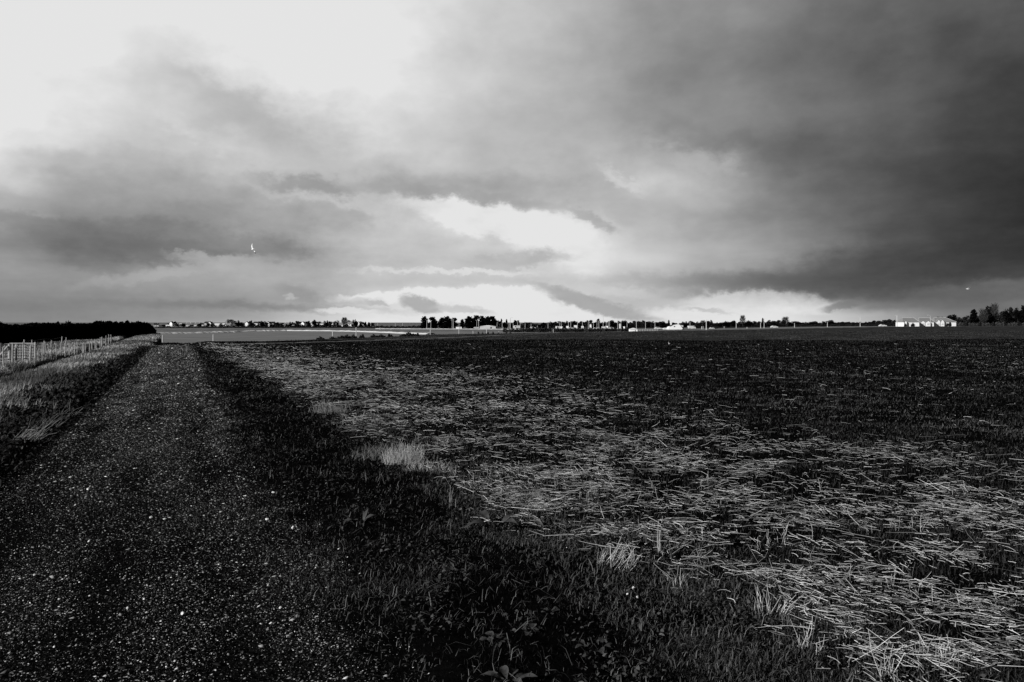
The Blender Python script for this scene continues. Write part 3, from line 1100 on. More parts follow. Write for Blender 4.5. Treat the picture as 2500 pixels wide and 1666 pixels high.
# ---- pines by the road, centre left
for i, (px, top, hw, k, lab) in enumerate([
    (1036, 774, 9, 'P', 'leftmost dark pine by the road, alone beyond the flat fields'),
    (1057, 775, 11, 'P', 'dark pine just right of the leftmost roadside pine'),
    (1078, 777, 9, 'P', 'dark pine at the left side of the broad middle clump'),
    (1091, 774, 12, 'P', 'tallest pine of the broad middle clump by the road'),
    (1108, 777, 9, 'P', 'pine at the right side of the broad middle clump'),
    (1129, 781, 6, 'S', 'small pointed conifer between the two pine clumps'),
    (1146, 774, 12, 'P', 'pine at the left end of the black right-hand clump'),
    (1162, 771, 11, 'P', 'tallest pine in the black clump above the white roof'),
    (1178, 773, 10, 'P', 'pine in the middle of the black clump, behind the white roof'),
    (1190, 774, 9, 'P', 'second pine from the right in the black clump'),
    (1203, 773, 11, 'P', 'pine closing the black clump on its right'),
    (1217, 782, 5, 'T', 'thin tree beside the right end of the black pines'),
    (1224, 780, 3, 'S', 'slim spire tree behind the first pole after the black pines'),
    (1237, 781, 3, 'S', 'slim conifer spire left of the tall mast'),
    (1231, 787, 7, 'D', 'low evergreen below the two slim spires'),
    (1250, 786, 6, 'D', 'low evergreen beside the tall mast'),
    (1257, 783, 5, 'P', 'small pine right of the tall mast'),
    (1264, 784, 6, 'P', 'last small pine before the grey bare copse'),
]):
    kits, bw, _ = KW[k]
    plant(kits, i, px, top - 1, 515 + (i * 7) % 20, lab, hw * 1.15, bw, 'dark evergreens along the road')

# ---- trees behind the poles, centre
mid = [
    (1275, 791, 9, 'R'), (1284, 787, 8, 'T'), (1293, 787, 8, 'B'), (1303, 791, 7, 'R'), (1318, 793, 7, 'D'), (1329, 788, 8, 'D'), (1341, 787, 7, 'R'), (1352, 787, 8, 'R'), (1364, 785, 11, 'T'), (1376, 786, 9, 'T'),
    (1389, 785, 8, 'D'), (1400, 784, 9, 'D'), (1412, 787, 7, 'R'), (1424, 786, 9, 'R'), (1438, 783, 8, 'R'), (1448, 786, 7, 'D'), (1461, 780, 4, 'S'), (1457, 785, 8, 'D'),
    (1471, 784, 8, 'D'), (1481, 786, 7, 'D'), (1492, 782, 8, 'D'), (1503, 784, 7, 'D'), (1515, 784, 8, 'D'), (1524, 783, 8, 'D'), (1533, 787, 6, 'D'), (1543, 788, 7, 'R'),
    (1554, 785, 9, 'R'), (1566, 784, 9, 'R'), (1576, 785, 8, 'R'), (1587, 785, 8, 'D'), (1598, 786, 8, 'R'), (1607, 787, 7, 'R'), (1616, 785, 8, 'D'), (1628, 788, 6, 'D'),
    (1633, 783, 2, 'S'), (1645, 788, 5, 'D'), (1664, 787, 6, 'D'), (1671, 786, 7, 'D'), (1688, 784, 7, 'D'), (1694, 789, 6, 'D')]
cnt = {}
for i, (px, top, hw, k) in enumerate(mid):
    kits, bw, desc = KW[k]
    cnt[k] = cnt.get(k, 0) + 1
    plant(kits, i, px, top - 1, 520 + (i * 11) % 30, f'{desc} behind the white poles, {ORD[cnt[k] - 1]} of its kind from the left', hw * 1.6, bw, 'trees behind the white poles')

# ---- trees right of the white cottage
mid2 = [
    (1706, 787, 7, 'R'), (1716, 782, 7, 'B'), (1724, 785, 6, 'D'), (1733, 783, 6, 'R'), (1746, 790, 8, 'R'), (1758, 788, 5, 'D'), (1772, 781, 8, 'D'), (1784, 786, 8, 'R'),
    (1790, 783, 6, 'D'), (1800, 788, 8, 'R'), (1813, 769, 7, 'B'), (1811, 787, 8, 'R'), (1827, 779, 7, 'D'), (1836, 785, 8, 'D'), (1848, 786, 8, 'R'), (1862, 778, 2, 'S'), (1858, 785, 8, 'D'),
    (1870, 787, 7, 'R'), (1883, 783, 9, 'R'), (1895, 785, 8, 'R'), (1907, 783, 9, 'R'), (1918, 773, 9, 'B'), (1930, 786, 9, 'D'), (1945, 785, 9, 'D'), (1958, 787, 8, 'D'),
    (1972, 787, 9, 'D'), (1987, 785, 8, 'D'), (2001, 787, 8, 'D'), (2014, 785, 8, 'D'), (2027, 782, 7, 'D'), (2038, 785, 8, 'D'), (2052, 787, 8, 'R'), (2064, 787, 8, 'D'),
    (2077, 787, 8, 'R'), (2089, 788, 7, 'D'), (2101, 789, 7, 'R'), (2114, 786, 7, 'D'), (2127, 786, 8, 'R'), (2139, 784, 8, 'R'), (2152, 783, 8, 'R'), (2166, 781, 8, 'R'),
    (2179, 782, 8, 'R'), (2192, 782, 7, 'D')]
cnt = {}
for i, (px, top, hw, k) in enumerate(mid2):
    kits, bw, desc = KW[k]
    cnt[k] = cnt.get(k, 0) + 1
    lab = f'{desc} between cottage and bungalows, {ORD[cnt[k] - 1]} of its kind from the left'
    if px == 1813: lab = 'tall faint bare tree rising highest between cottage and bungalows'
    if k == 'S': lab = 'slim spire tree beside a pole between cottage and bungalows'
    plant(kits, i, px, top - 1, 505 + (i * 13) % 25, lab, hw * 1.6, bw, 'tree belt between the cottage and the bungalows')

# ---- trees at the right edge
for i, (px, top, hw, k, lab) in enumerate([
    (2240, 777, 3, 'D', 'dark tree top peeping between the first and second bungalow'),
    (2296, 774, 8, 'D', 'dark tree top behind the third bungalow roof'),
    (2323, 768, 10, 'D', 'rounded dark tree right of the third bungalow'),
    (2318, 784, 12, 'R', 'low bushy tree covering the side of the third bungalow'),
    (2338, 779, 10, 'R', 'bushy tree beside the rounded dark tree at the right'),
    (2349, 775, 10, 'R', 'broad bushy tree left of the thin conifer'),
    (2363, 771, 9, 'T', 'sparse tree just left of the thin conifer'),
    (2378, 757, 6, 'S', 'thin pointed conifer left of the tall right-hand trees'),
    (2390, 769, 9, 'R', 'bushy tree right of the thin conifer'),
    (2400, 752, 10, 'B', 'bare tree behind the tall trees, right of the thin conifer'),
    (2402, 770, 10, 'D', 'low dark tree under the bare tree at the right'),
    (2415, 746, 7, 'D', 'tall dark tree with a broad head, leftmost of the three tallest'),
    (2425, 765, 11, 'D', 'dark tree at the foot of the leftmost tallest tree'),
    (2428, 738, 10, 'B', 'bare tree behind the leftmost tallest tree'),
    (2440, 762, 10, 'R', 'bushy tree midway between the two tallest dark trees'),
    (2456, 744, 7, 'D', 'tall sparse tree, middle one of the three tallest'),
    (2462, 760, 12, 'D', 'dark tree at the foot of the middle tallest tree'),
    (2474, 752, 9, 'R', 'bushy tree between the middle and right tallest trees'),
    (2484, 741, 6, 'D', 'tall dark tree, rightmost of the three tallest'),
    (2488, 758, 11, 'D', 'dark tree at the foot of the rightmost tallest tree'),
    (2502, 748, 9, 'P', 'dark tree cut by the right edge of the photo'),
    (2512, 765, 14, 'D', 'low dark tree at the right edge of the photo'),
]):
    kits, bw, _ = KW[k]
    plant(kits, i, px, top - 1, 470 + (i * 9) % 20, lab, hw * 1.7, bw, 'trees right of the bungalows')
for i, px in enumerate(range(2324, 2520, 11)):
    plant(SCRUB if i % 3 else BUSH, i, px, 786 - (i * 5) % 4, 462, f'low bush under the right-hand trees, {ORD[i]} in the row from the bungalows', 8, 2.2, 'bushes under the right-hand trees')

# ---- belt of bushes below the village
n = 0
for i, px in enumerate(range(386, 1062, 13)):
    t = np.interp(px, [386, 560, 700, 1040], [799, 797, 796.5, 795.5]) + random.uniform(-1, 1)
    plant(BUSH, i, px, t - 1.5, 560 + (i * 7) % 20, 'low dark bush in the long belt below the far village', 9.5, 2.2, 'dark bush belt below the village')
# scrub on the flat land and the hedge in front of the parked vehicles
for i, px in enumerate(range(1232, 1535, 10)):
    t = np.interp(px, [1232, 1270, 1300, 1360, 1450, 1530], [803, 802, 797, 800.5, 801.5, 801])
    plant(SCRUB if (i % 4 == 0 or px < 1262) else BUSH, i, px, t - 3 + random.uniform(-.6, .6), 300 + (i * 5) % 14, 'low bush in the hedge below the white poles', 8, 2.2, 'hedge bushes below the white poles')
for i, px in enumerate(range(1690, 1940, 12)):
    t = np.interp(px, [1690, 1940], [798, 795.5])
    plant(BUSH, i, px, t + random.uniform(-.6, .6), 490, 'low dark bush at the foot of the tree belt right of the cottage', 9, 2.2, 'bushes at the foot of the right tree belt')
for i, px in enumerate(range(1945, 2195, 12)):
    plant(BUSH, i + 1, px, 790 + random.uniform(-1.2, 1), 480, 'dark bush in the closed hedge left of the bungalows', 9, 2.2, 'dark hedge left of the bungalows')

for i, px in enumerate(range(1272, 2192, 10)):
    t = np.interp(px, [1272, 1330, 1700, 1940, 2190], [793, 788, 787.5, 787, 785]) + random.uniform(-1.6, 1.6)
    plant(BUSH, i, px, t, 545, 'low dark growth filling the gaps of the far tree line', 9.5, 2.2, 'dark growth in the far tree line')
for i, px in enumerate(range(386, 912, 9)):
    t = np.interp(px, [386, 560, 700, 912], [797.5, 793, 791.5, 790]) + random.uniform(-1.5, 1.5)
    plant(BUSH, i, px, t, 715 if i % 2 else 775, 'dark garden growth between the far village houses', 7, 2.2, 'garden growth in the far village')

# ---- dark bushes standing on the near crest
for i, (px, top, hw, d, lab) in enumerate([
    (782, 821, 9, 80, 'flat dark bush, leftmost in the row on the field edge'),
    (812, 820, 7, 82, 'low dark bush left of the long clump on the field edge'),
    (832, 818, 9, 84, 'left part of the long dark clump on the field edge'),
    (847, 816, 10, 85, 'middle part of the long dark clump on the field edge'),
    (863, 814.5, 7, 86, 'tall right-hand end of the long dark clump by the white pole'),
    (884, 814.5, 6, 88, 'single round dark bush right of the white pole'),
    (912, 815, 7, 91, 'flat dark bush at the left of the second clump'),
    (930, 815, 10, 93, 'middle bush of the second clump on the field edge'),
    (952, 813.5, 6, 95, 'small bush at the right end of the second clump'),
    (984, 815, 8, 99, 'low foot of the last dark bush pair'),
    (999, 808.5, 11, 100, 'largest dark bush on the field edge, beside the chalk bank'),
    (1018, 812, 6, 101, 'small dark bush at the right of the largest one'),
]):
    plant(BUSH, i, px, top - .5, d - 1.5, lab, hw * 1.3, 2.2, 'dark bushes on the far edge of the field')
for i, px in enumerate((1168, 1178, 1190, 1204, 1217, 1235, 1246)):
    plant(BUSH, i, px, 808, 190, 'low dark weed clump beside the white poles on the flat', 7, 2.2, 'weed clumps on the flat land')

# ------------------------------------------------------------------ the black conifer hedge at left
def conifer_hedge():
    A = np.array([-51.5, 54.0]); B = np.array([-49.3, 107.0])
    L_ = np.linalg.norm(B - A)
    n = 60000
    t = rng.uniform(0, 1, n)
    c = A[None] + (B - A)[None] * t[:, None]
    gz = height(c[:, 0], c[:, 1])
    # top line: rises toward the far end, with small pointed leaders
    topz = np.interp(t, [0, .42, .7, .9, .985, 1], [1.28, 1.22, 1.30, 1.56, 1.68, 1.3])
    lead = np.abs(vnoise(t * 70, t * 0, 5) - .5) * 2
    topz = topz + .4 * lead ** 3 + (fbm(t * 12, t * 0, 3, 6) - .5) * .3
    a = rng.uniform(-1, 1, n)
    hh = rng.uniform(0, 1, n) ** .7
    wd = 1.5 * (1 - .5 * hh ** 3)
    side = np.where(rng.random(n) < .75, np.sign(a) * rng.uniform(.75, 1.05, n), a)
    nx = -(B - A)[1] / L_; ny = (B - A)[0] / L_
    lump = 1 + .25 * (vnoise(t * 40, hh * 3, 12) - .5)
    pts = np.stack([c[:, 0] + nx * side * wd * lump, c[:, 1] + ny * side * wd * lump, gz + (topz - gz) * hh - .05], -1)
    o = raw_mesh('conifer_hedge', *leaf_cloud(pts, .22, rng.uniform(0, 1, n), up=.8))
    root = empty('conifer_hedge', (0, 0, 0))
    f = obj('foliage', o, M['hedge'], root)
    core = MB()
    K = 40
    secs = []
    for i in range(K + 1):
        t = i / K * .99
        c = A + (B - A) * t
        g = hz(*c) - .2
        tz = float(np.interp(t, [0, .42, .7, .9, .985, 1], [1.28, 1.22, 1.30, 1.56, 1.68, 1.3])) - .25
        secs.append([(c[0] + nx * s * 1.25, c[1] + ny * s * 1.25, z) for s, z in ((-1, g), (-1, tz - .3), (-.5, tz), (.5, tz), (1, tz - .3), (1, g))])
    for s in secs:
        core.v += s
    for i in range(K):
        for k in range(5):
            b = i * 6 + k
            core.f.append([b, b + 1, b + 7, b + 6])
    core.f.append([0, 1, 2, 3, 4, 5]); core.f.append([K * 6 + j for j in range(6)][::-1])
    core.build('inner_branches', M['hedge'], root)
    tag(root, 'long black clipped conifer hedge ending in a rounded corner beyond the fence', 'hedge')


conifer_hedge()
# distant tree and white roofs above the hedge
plant(DARK, 1, 165, 783.5, 430, 'flat-topped tree peeping over the long black hedge', 7, 3.6)
plant(DARK, 2, 0, 784, 430, 'dark tree top over the hedge at the left edge of the photo', 14, 3.6)
for px0, px1, lab in ((18, 47, 'long low white building just showing above the black hedge'), (74, 88, 'short white building just showing above the black hedge')):
    d = 330.0
    x0, x1 = PX(px0, d), PX(px1, d)
    z0 = hz((x0 + x1) / 2, d)
    r = empty('low_building', ((x0 + x1) / 2, d, z0))
    w = (x1 - x0) / 2
    zt = EYE + (HOR - 795.2) / F * d - z0
    MB().box(-w, w, -2, 2, -.3, zt - .55).build('wall', M['white'], r)
    MB().poly([(-w - .1, -2.2, zt - .55), (w + .1, -2.2, zt - .55), (w + .1, 0, zt), (-w - .1, 0, zt)]).poly([(w + .1, 2.2, zt - .55), (-w - .1, 2.2, zt - .55), (-w - .1, 0, zt), (w + .1, 0, zt)]).build('roof', M['white'], r)
    tag(r, lab, 'building')


# ------------------------------------------------------------------ houses
def house(w, dp, hw, hr, wallm, roofm, style='gable', chim=1, name='house', nwin=3, gable_front=False):
    """w along x, dp along y, eaves hw, ridge hr; front faces -y"""
    root = empty(name)
    a, b = w / 2, dp / 2
    m = MB()
    m.box(-a, a, -b, b, -.4, hw)
    ov = .25
    r = MB()
    if gable_front:
        # ridge runs front to back, gable end to the camera
        for yy in (-b, b):
            m.poly([(-a, yy, hw), (a, yy, hw), (0, yy, hr - .05)] if yy < 0 else [(a, yy, hw), (-a, yy, hw), (0, yy, hr - .05)])
        for sgn in (-1, 1):
            x1 = sgn * (a + ov); e = hw - ov * (hr - hw) / a
            r.poly([(x1, -b - ov, e), (0, -b - ov, hr), (0, b + ov, hr), (x1, b + ov, e)])
            r.poly([(x1, -b - ov, e - .15), (0, -b - ov, hr - .15), (0, b + ov, hr - .15), (x1, b + ov, e - .15)])
    elif style == 'hip':
        k = min(a * .62, b)
        e = hw
        A = [(-a - ov, -b - ov, e), (a + ov, -b - ov, e), (a + ov, b + ov, e), (-a - ov, b + ov, e)]
        p, q_ = (-a + k, 0, hr), (a - k, 0, hr)
        r.poly([A[0], A[1], q_, p]); r.poly([A[1], A[2], q_]); r.poly([A[2], A[3], p, q_]); r.poly([A[3], A[0], p]); r.poly(A[::-1])
    else:
        for xx in (-a, a):
            m.poly([(xx, -b, hw), (xx, 0, hr - .05), (xx, b, hw)])
        for sgn in (-1, 1):
            y1 = sgn * (b + ov); e = hw - ov * (hr - hw) / b
            r.poly([(-a - ov, y1, e), (a + ov, y1, e), (a + ov, 0, hr), (-a - ov, 0, hr)])
            r.poly([(-a - ov, y1, e - .15), (a + ov, y1, e - .15), (a + ov, 0, hr - .15), (-a - ov, 0, hr - .15)])
    m.build('wall', wallm, root)
    ro = r.build('roof', roofm, root)
    if chim:
        for i in range(chim):
            cx = (-.6 + 1.2 * i / max(1, chim - 1)) * a if chim > 1 else .55 * a
            c = MB().box(cx - .35, cx + .35, -.3, .3, hr - .9, hr + .75)
            c.box(cx - .2, cx - .02, -.1, .1, hr + .75, hr + 1.05).box(cx + .06, cx + .24, -.1, .1, hr + .75, hr + 1.05)
            c.build('chimney', wallm, ro)
    for i in range(nwin):
        cx = -a + w * (i + .5) / nwin
        if i == nwin // 2 and nwin > 2:
            MB().box(cx - .45, cx + .45, -b - .05, -b + .02, 0, 2.0).build('door', M['darkpaint'], root)
        else:
            f = MB().box(cx - .6, cx + .6, -b - .04, -b + .02, .9, 2.0).build('window', M['white'], root)
            MB().box(cx - .5, cx + .5, -b - .06, -b - .03, 1.0, 1.9).build('pane', M['glass'], f)
    return Kit(root)


HS = [
    house(9, 7, 2.6, 4.6, M['white'], M['roof_dark']),
    house(6.5, 8, 4.6, 7.0, M['white'], M['roof_dark'], gable_front=True, nwin=2),
    house(12, 6, 2.4, 4.4, M['white'], M['roof_pale'], chim=2, nwin=5),
    house(8, 7, 4.8, 6.8, M['cream'], M['roof_dark'], chim=2),
    house(10, 6, 2.4, 4.0, M['cream'], M['white'], chim=0),
]
hl = [
    (382, 796, 0, 'white house half hidden by the end of the black hedge'), (414, 797, 0, 'small white house at the left of the village, next to a pale gable'),
    (423, 796, 1, 'narrow pale gable beside the small white house at the left'), (437, 799, 4, 'low cream house in front of the thin left tree'),
    (461, 795, 2, 'white house with a long pale roof left of the village centre'), (482, 793, 2, 'long pale roofed house among dark evergreens'),
    (493, 795, 0, 'small white house just right of the long pale roof'), (505, 792, 3, 'tall cream house among the village trees at left'),
    (514, 792, 1, 'bright narrow white gable left of a dark evergreen'), (531, 793, 4, 'low house with white roof between two dark evergreens'),
    (550, 795, 4, 'low pale house below the wide bare tree'), (558, 791, 2, 'white roofed house right under the wide bare tree'),
    (605, 789, 1, 'bright white gable left of the paired white gables'), (626, 793, 3, 'cream house behind village shrubs left of the big gable'),
    (636, 787, 1, 'tall white gable, most pointed one in the village'), (644, 791, 0, 'white house leaning against the most pointed gable'),
    (657, 788, 1, 'white gable right of the most pointed one'), (667, 790, 3, 'cream two-storey house with twin chimneys in the village centre'),
    (675, 790, 0, 'low white house in the village centre beside twin chimneys'), (688, 794, 4, 'low white roofed shed in the village centre'),
    (703, 788, 2, 'long pale roofed house in the middle of the village'), (718, 793, 0, 'small low white house in front of the village middle'),
    (731, 790, 3, 'cream house between two round village trees'), (743, 788, 1, 'tall white house, bright front, right of the village middle'),
    (757, 789, 2, 'pale roofed house right of the tall white one'), (764, 785, 1, 'high white gable with a dark tree on top behind it'),
    (771, 788, 3, 'cream house on the slope right of the high gable'), (785, 792, 4, 'low cream house left of the bright right-hand gables'),
    (797, 790, 0, 'white house among dark trees at the right of the village'), (810, 786, 1, 'bright white gable left of the broad low white roof'),
    (830, 789, 2, 'broad low white building left of the dome-shaped tree'), (850, 786, 2, 'broad white building right of the dome-shaped tree'),
    (866, 789, 3, 'cream house below the dark tree at the right end of the village'), (877, 787, 1, 'small white gable near the right end of the village'),
    (886, 788, 0, 'low white house near the right end of the village'), (896, 788, 4, 'last low house at the right end of the village')]
for i, (px, top, k, lab) in enumerate(hl):
    d = 735 + (i * 17) % 30
    x = PX(px, d)
    z = hz(x, d)
    kit = HS[k]
    hr = (4.6, 7.0, 4.4, 6.8, 4.0)[k]
    h = EYE + (HOR - top) / F * d - z
    sc = h / hr
    sc = min(max(sc, .65), 1.3)
    kit.put((x, d, z), random.uniform(-.35, .35), (min(sc, 1.0) * random.uniform(.62, .85), .8, sc), lab, 'houses of the far village', 'house')

# ---- white cottage in the centre right
def cottage():
    d = 430.0
    x = PX(1646, d); z = hz(x, d)
    s = d / F          # metres per photo pixel there
    root = empty('cottage', (x, d, z))
    base = EYE + (HOR - 806.5) * s - z

    def P(px, py):
        return ((px - 1646) * s, EYE + (HOR - py) * s - z)
    # white gable wing, asymmetric catslide outline
    prof = [P(1630, 806.8), P(1629.5, 801), P(1633, 797.5), P(1640, 793.5), P(1653, 791.3), P(1657.5, 794), P(1660, 797.5), P(1664, 802.5), P(1662, 804.5), P(1656, 806.8)]
    m = MB()
    front = [(a, -3.0, b) for a, b in prof]; back = [(a, 3.0, b) for a, b in prof]
    m.poly(front); m.poly(back[::-1])
    for i in range(len(prof)):
        j = (i + 1) % len(prof)
        m.poly([front[i], back[i], back[j], front[j]])
    m.build('wall', M['white'], root)
    # roof boards over the wing
    r = MB()
    for i in range(2, 6):
        (a0, b0), (a1, b1) = prof[i], prof[i + 1] if i + 1 < len(prof) else prof[0]
        r.poly([(a0, -3.25, b0 + .08), (a1, -3.25, b1 + .08), (a1, 3.2, b1 + .08), (a0, 3.2, b0 + .08)])
    r.build('roof', M['roof_dark'], root)
    # dark main roof behind at right
    a, b = P(1656, 800); c, e = P(1674, 800); f, g = P(1662, 792.5); h_, k = P(1670, 792.5)
    rr = MB().poly([(a, 3.4, b), (c, 3.4, e), (h_, 6, k), (f, 6, g)]).poly([(c, 9, e), (a, 9, b), (f, 6, g), (h_, 6, k)]).poly([(c, 3.4, e), (c, 9, e), (h_, 6, k)]).poly([(a, 9, b), (a, 3.4, b), (f, 6, g)])
    ro = rr.build('roof', M['roof_dark'], root)
    MB().box(a + .3, c - .3, 3.7, 8.7, -.3, b).build('wall', M['brick'], root)
    dm = MB(); u, w = P(1668, 794.5)
    dm.box(u - .7, u + .7, 3.2, 5, w - 1.0, w).build('dormer', M['cream'], ro)
    for px, top, bot in ((1639.2, 787.5, 795), (1661, 787.5, 795)):
        u, w = P(px, top); _, w2 = P(px, bot)
        MB().box(u - .33, u + .33, .6 if px < 1650 else 5.4, 1.3 if px < 1650 else 6.1, w2, w).box(u - .4, u + .4, .55 if px < 1650 else 5.35, 1.35 if px < 1650 else 6.15, w, w + .12).build('chimney', M['white'], root)
    u, w = P(1643.8, 797.5)
    fw = MB().box(u - .42, u + .42, -3.06, -2.98, w - .32, w + .32).build('window', M['white'], root)
    MB().box(u - .33, u + .33, -3.1, -3.05, w - .24, w + .24).build('pane', M['glass'], fw)
    tag(root, 'white cottage with two chimneys and one small dark window beyond the field', 'cottage')


cottage()


def hut(px0, px1, top, eave, base, d, lab, name='shed', roofm='white', wallm='white', cat='shed', door=True):
    s = d / F
    x = PX((px0 + px1) / 2, d)
    z = hz(x, d)
    root = empty(name, (x, d, z))
    w = (px1 - px0) / 2 * s
    zt = EYE + (HOR - top) * s - z
    ze = EYE + (HOR - eave) * s - z
    MB().box(-w * .93, w * .93, -1.5, 1.5, -.4, ze - .02).build('wall', M[wallm], root)
    r = MB()
    k = w * .12
    A = [(-w, -1.7, ze), (w, -1.7, ze), (w, 1.7, ze), (-w, 1.7, ze)]
    r.poly([A[0], A[1], (k, 0, zt), (-k, 0, zt)]).poly([A[1], A[2], (k, 0, zt)]).poly([A[2], A[3], (-k, 0, zt), (k, 0, zt)]).poly([A[3], A[0], (-k, 0, zt)]).poly(A[::-1])
    r.build('roof', M[roofm], root)
    if door:
        MB().box(w * .3, w * .45, -1.56, -1.49, 0, max(.5, ze * .8)).build('door', M['roof_dark'], root)
    tag(root, lab, cat)
    return root


hut(1536, 1555.5, 801, 804.2, 808, 300, 'low bright white shed with a shallow roof left of the white cottage')
hut(1618, 1630, 800.5, 801.8, 804.5, 440, 'small white outbuilding against the left side of the cottage', 'outbuilding', cat='shed')
hut(1170, 1212, 794.8, 797.4, 801.5, 500, 'long low building with a bright white roof under the black pines', 'low_building', roofm='white', wallm='cream', cat='building')
hut(1113, 1128, 797, 798.2, 801, 500, 'small pale roofed building between the two pine clumps', 'low_building', roofm='roof_pale', cat='building')
hut(1440, 1443.5, 791.8, 793, 797, 505, 'tall narrow pale hut among the white poles', 'hut', wallm='white', cat='hut', door=False)
hut(1512, 1515, 790.5, 791.5, 796.5, 505, 'narrow grey hut near the right end of the white poles', 'hut', wallm='cream', cat='hut', door=False)

# ---- three bungalows at right
def bungalow(px0, px1, rx0, rx1, ridge, eave, base, gables, lab, d=440.0):
    s = d / F
    cx = (px0 + px1) / 2
    x = PX(cx, d); z = hz(x, d)
    root = empty('bungalow', (x, d, z))
    Z = lambda py: EYE + (HOR - py) * s - z
    X = lambda px: (px - cx) * s
    zr, ze = Z(ridge), Z(eave)
    A = [(X(px0), -4.2, ze), (X(px1), -4.2, ze), (X(px1), 4.2, ze), (X(px0), 4.2, ze)]
    p, q_ = (X(rx0), 0, zr), (X(rx1), 0, zr)
    ro = MB().poly([A[0], A[1], q_, p]).poly([A[1], A[2], q_]).poly([A[2], A[3], p, q_]).poly([A[3], A[0], p]).poly(A[::-1]).build('roof', M['roof_pale'], root)
    MB().tube([(p[0], 0, zr + .03), (q_[0], 0, zr + .03)], [.13, .13], 6).tube([A[0], p], [.08, .08], 5).tube([A[1], q_], [.08, .08], 5).build('ridge_tiles', M['ridge'], ro)
    MB().box(X(px0) + .25, X(px1) - .25, -3.9, 3.9, -.4, ze - .02).build('wall', M['white'], root)
    for gx, gw, gt in gables:
        a, w, t = X(gx), gw * s, Z(gt)
        e = ze - .1
        g = MB().box(a - w, a + w, -5.4, -3.95, -.4, e)
        g.poly([(a - w, -5.4, e), (a + w, -5.4, e), (a, -5.4, t)])
        b = g.build('front_gable', M['white'], root)
        MB().poly([(a - w - .15, -5.6, e), (a, -5.6, t + .1), (a, -3.5, t + .1), (a - w - .15, -3.5, e)]).poly([(a + w + .15, -3.5, e), (a, -3.5, t + .1), (a, -5.6, t + .1), (a + w + .15, -5.6, e)]).build('gable_roof', M['roof_pale'], b)
        f = MB().box(a - w * .55, a + w * .55, -5.46, -5.38, .9, 1.8).build('window', M['white'], root)
        MB().box(a - w * .46, a + w * .46, -5.5, -5.45, 1.0, 1.7).build('pane', M['cream'], f)
    tag(root, lab, 'bungalow', 'bungalows at the right')
    return root


bungalow(2194, 2236.5, 2203, 2231, 776.3, 786.8, 797, [(2199, 3.2, 783.8)], 'leftmost bungalow with hipped pale roof and dark shrubs in front')
bungalow(2235, 2272, 2243, 2269, 776.3, 786.8, 797, [(2241, 5, 783.6), (2253.5, 5, 783.6)], 'middle bungalow with hipped pale roof and a lamp post at its corner', 446)
bungalow(2272, 2326, 2280, 2310, 776, 786.8, 797, [(2279, 5, 780.5), (2288, 5, 780.5)], 'right bungalow with pale roof and two tall white front gables', 452)
for i, (px, top, hw, lab) in enumerate([(2211, 789, 4, 'small dark shrub before the leftmost bungalow'), (2229, 787, 6, 'large shrub at the right corner of the leftmost bungalow'),
                                        (2318, 785, 8, 'large shrub hiding the right end of the right bungalow')]):
    plant(BUSH, i, px, top, 425, lab, hw, 2.2, 'garden shrubs before the bungalows')


# ------------------------------------------------------------------ poles
def pole_kit():
    root = empty('lamp_post'); root['category'] = 'lamp post'
    MB().tube([(0, 0, -.3), (0, 0, .9), (0, 0, .95), (0, 0, 8)], [.17, .17, .13, .10], 8).build('column', M['metal'], root)
    m = MB().tube([(0, 0, 7.9), (.18, 0, 8.1), (.55, 0, 8.18)], [.05, .05, .045], 6).box(.45, 1.0, -.1, .1, 8.12, 8.22)
    m.build('lantern', M['metal'], root)
    return Kit(root)


def post_kit():
    root = empty('marker_post'); root['category'] = 'post'
    MB().tube([(0, 0, -.3), (0, 0, 1.92)], [.07, .065], 8).build('shaft', M['metal'], root)
    MB().tube([(0, 0, 1.92), (0, 0, 2.0)], [.085, .03], 8).build('cap', M['metal'], root)
    return Kit(root)


LP, MP = pole_kit(), post_kit()


def put_pole(px, top, d, label, kit=None, wide=1.0, group='white poles along the far road', cat=None):
    x = PX(px, d); z = hz(x, d)
    h = EYE + (HOR - top) / F * d - z
    k = kit or LP
    ref = 8.22 if k is LP else 2.0
    k.put((x, d, z), random.uniform(0, 6.28), (wide, wide, h / ref), label, group, cat)


far_poles = [(905, 785.5, 600), (922, 787, 640), (965, 786.5, 600), (983, 786, 600), (1042, 781, 505), (1052, 783, 500), (1104, 777.5, 500), (1107, 779, 498), (1164, 782, 505), (1168.5, 777, 500),
             (1213.5, 790, 500), (1226, 784, 500), (1253, 790, 500), (1263.6, 784, 490), (1270, 789, 500), (1282, 790, 500), (1296.6, 790.5, 490), (1312, 795, 500), (1338, 789, 490),
             (1367, 788, 490), (1371, 790, 500), (1388, 787, 500), (1393.5, 785, 490), (1410, 782.5, 490), (1422, 785, 490), (1436.5, 784, 490), (1449, 785, 490), (1457.5, 781, 490), (1462, 783, 500),
             (1480, 786, 495), (1485, 784, 490), (1488.3, 783, 492), (1508, 783.5, 490), (1516, 786, 500), (1531, 785, 490), (1553.7, 784.5, 480), (1576, 785, 480), (1599, 784, 480)]
for i, (px, top, d) in enumerate(far_poles):
    put_pole(px, top, d, f'slim white pole standing along the far road, {ORD[i]} from the left', wide=.9)
put_pole(1472.6, 767, 470, 'tallest thin white mast among the poles, reaching above the trees', wide=.9, group='tall masts')
put_pole(1245.7, 776, 330, 'tall white mast with its foot on the flat, right of the black pines', wide=1.0, group='tall masts')
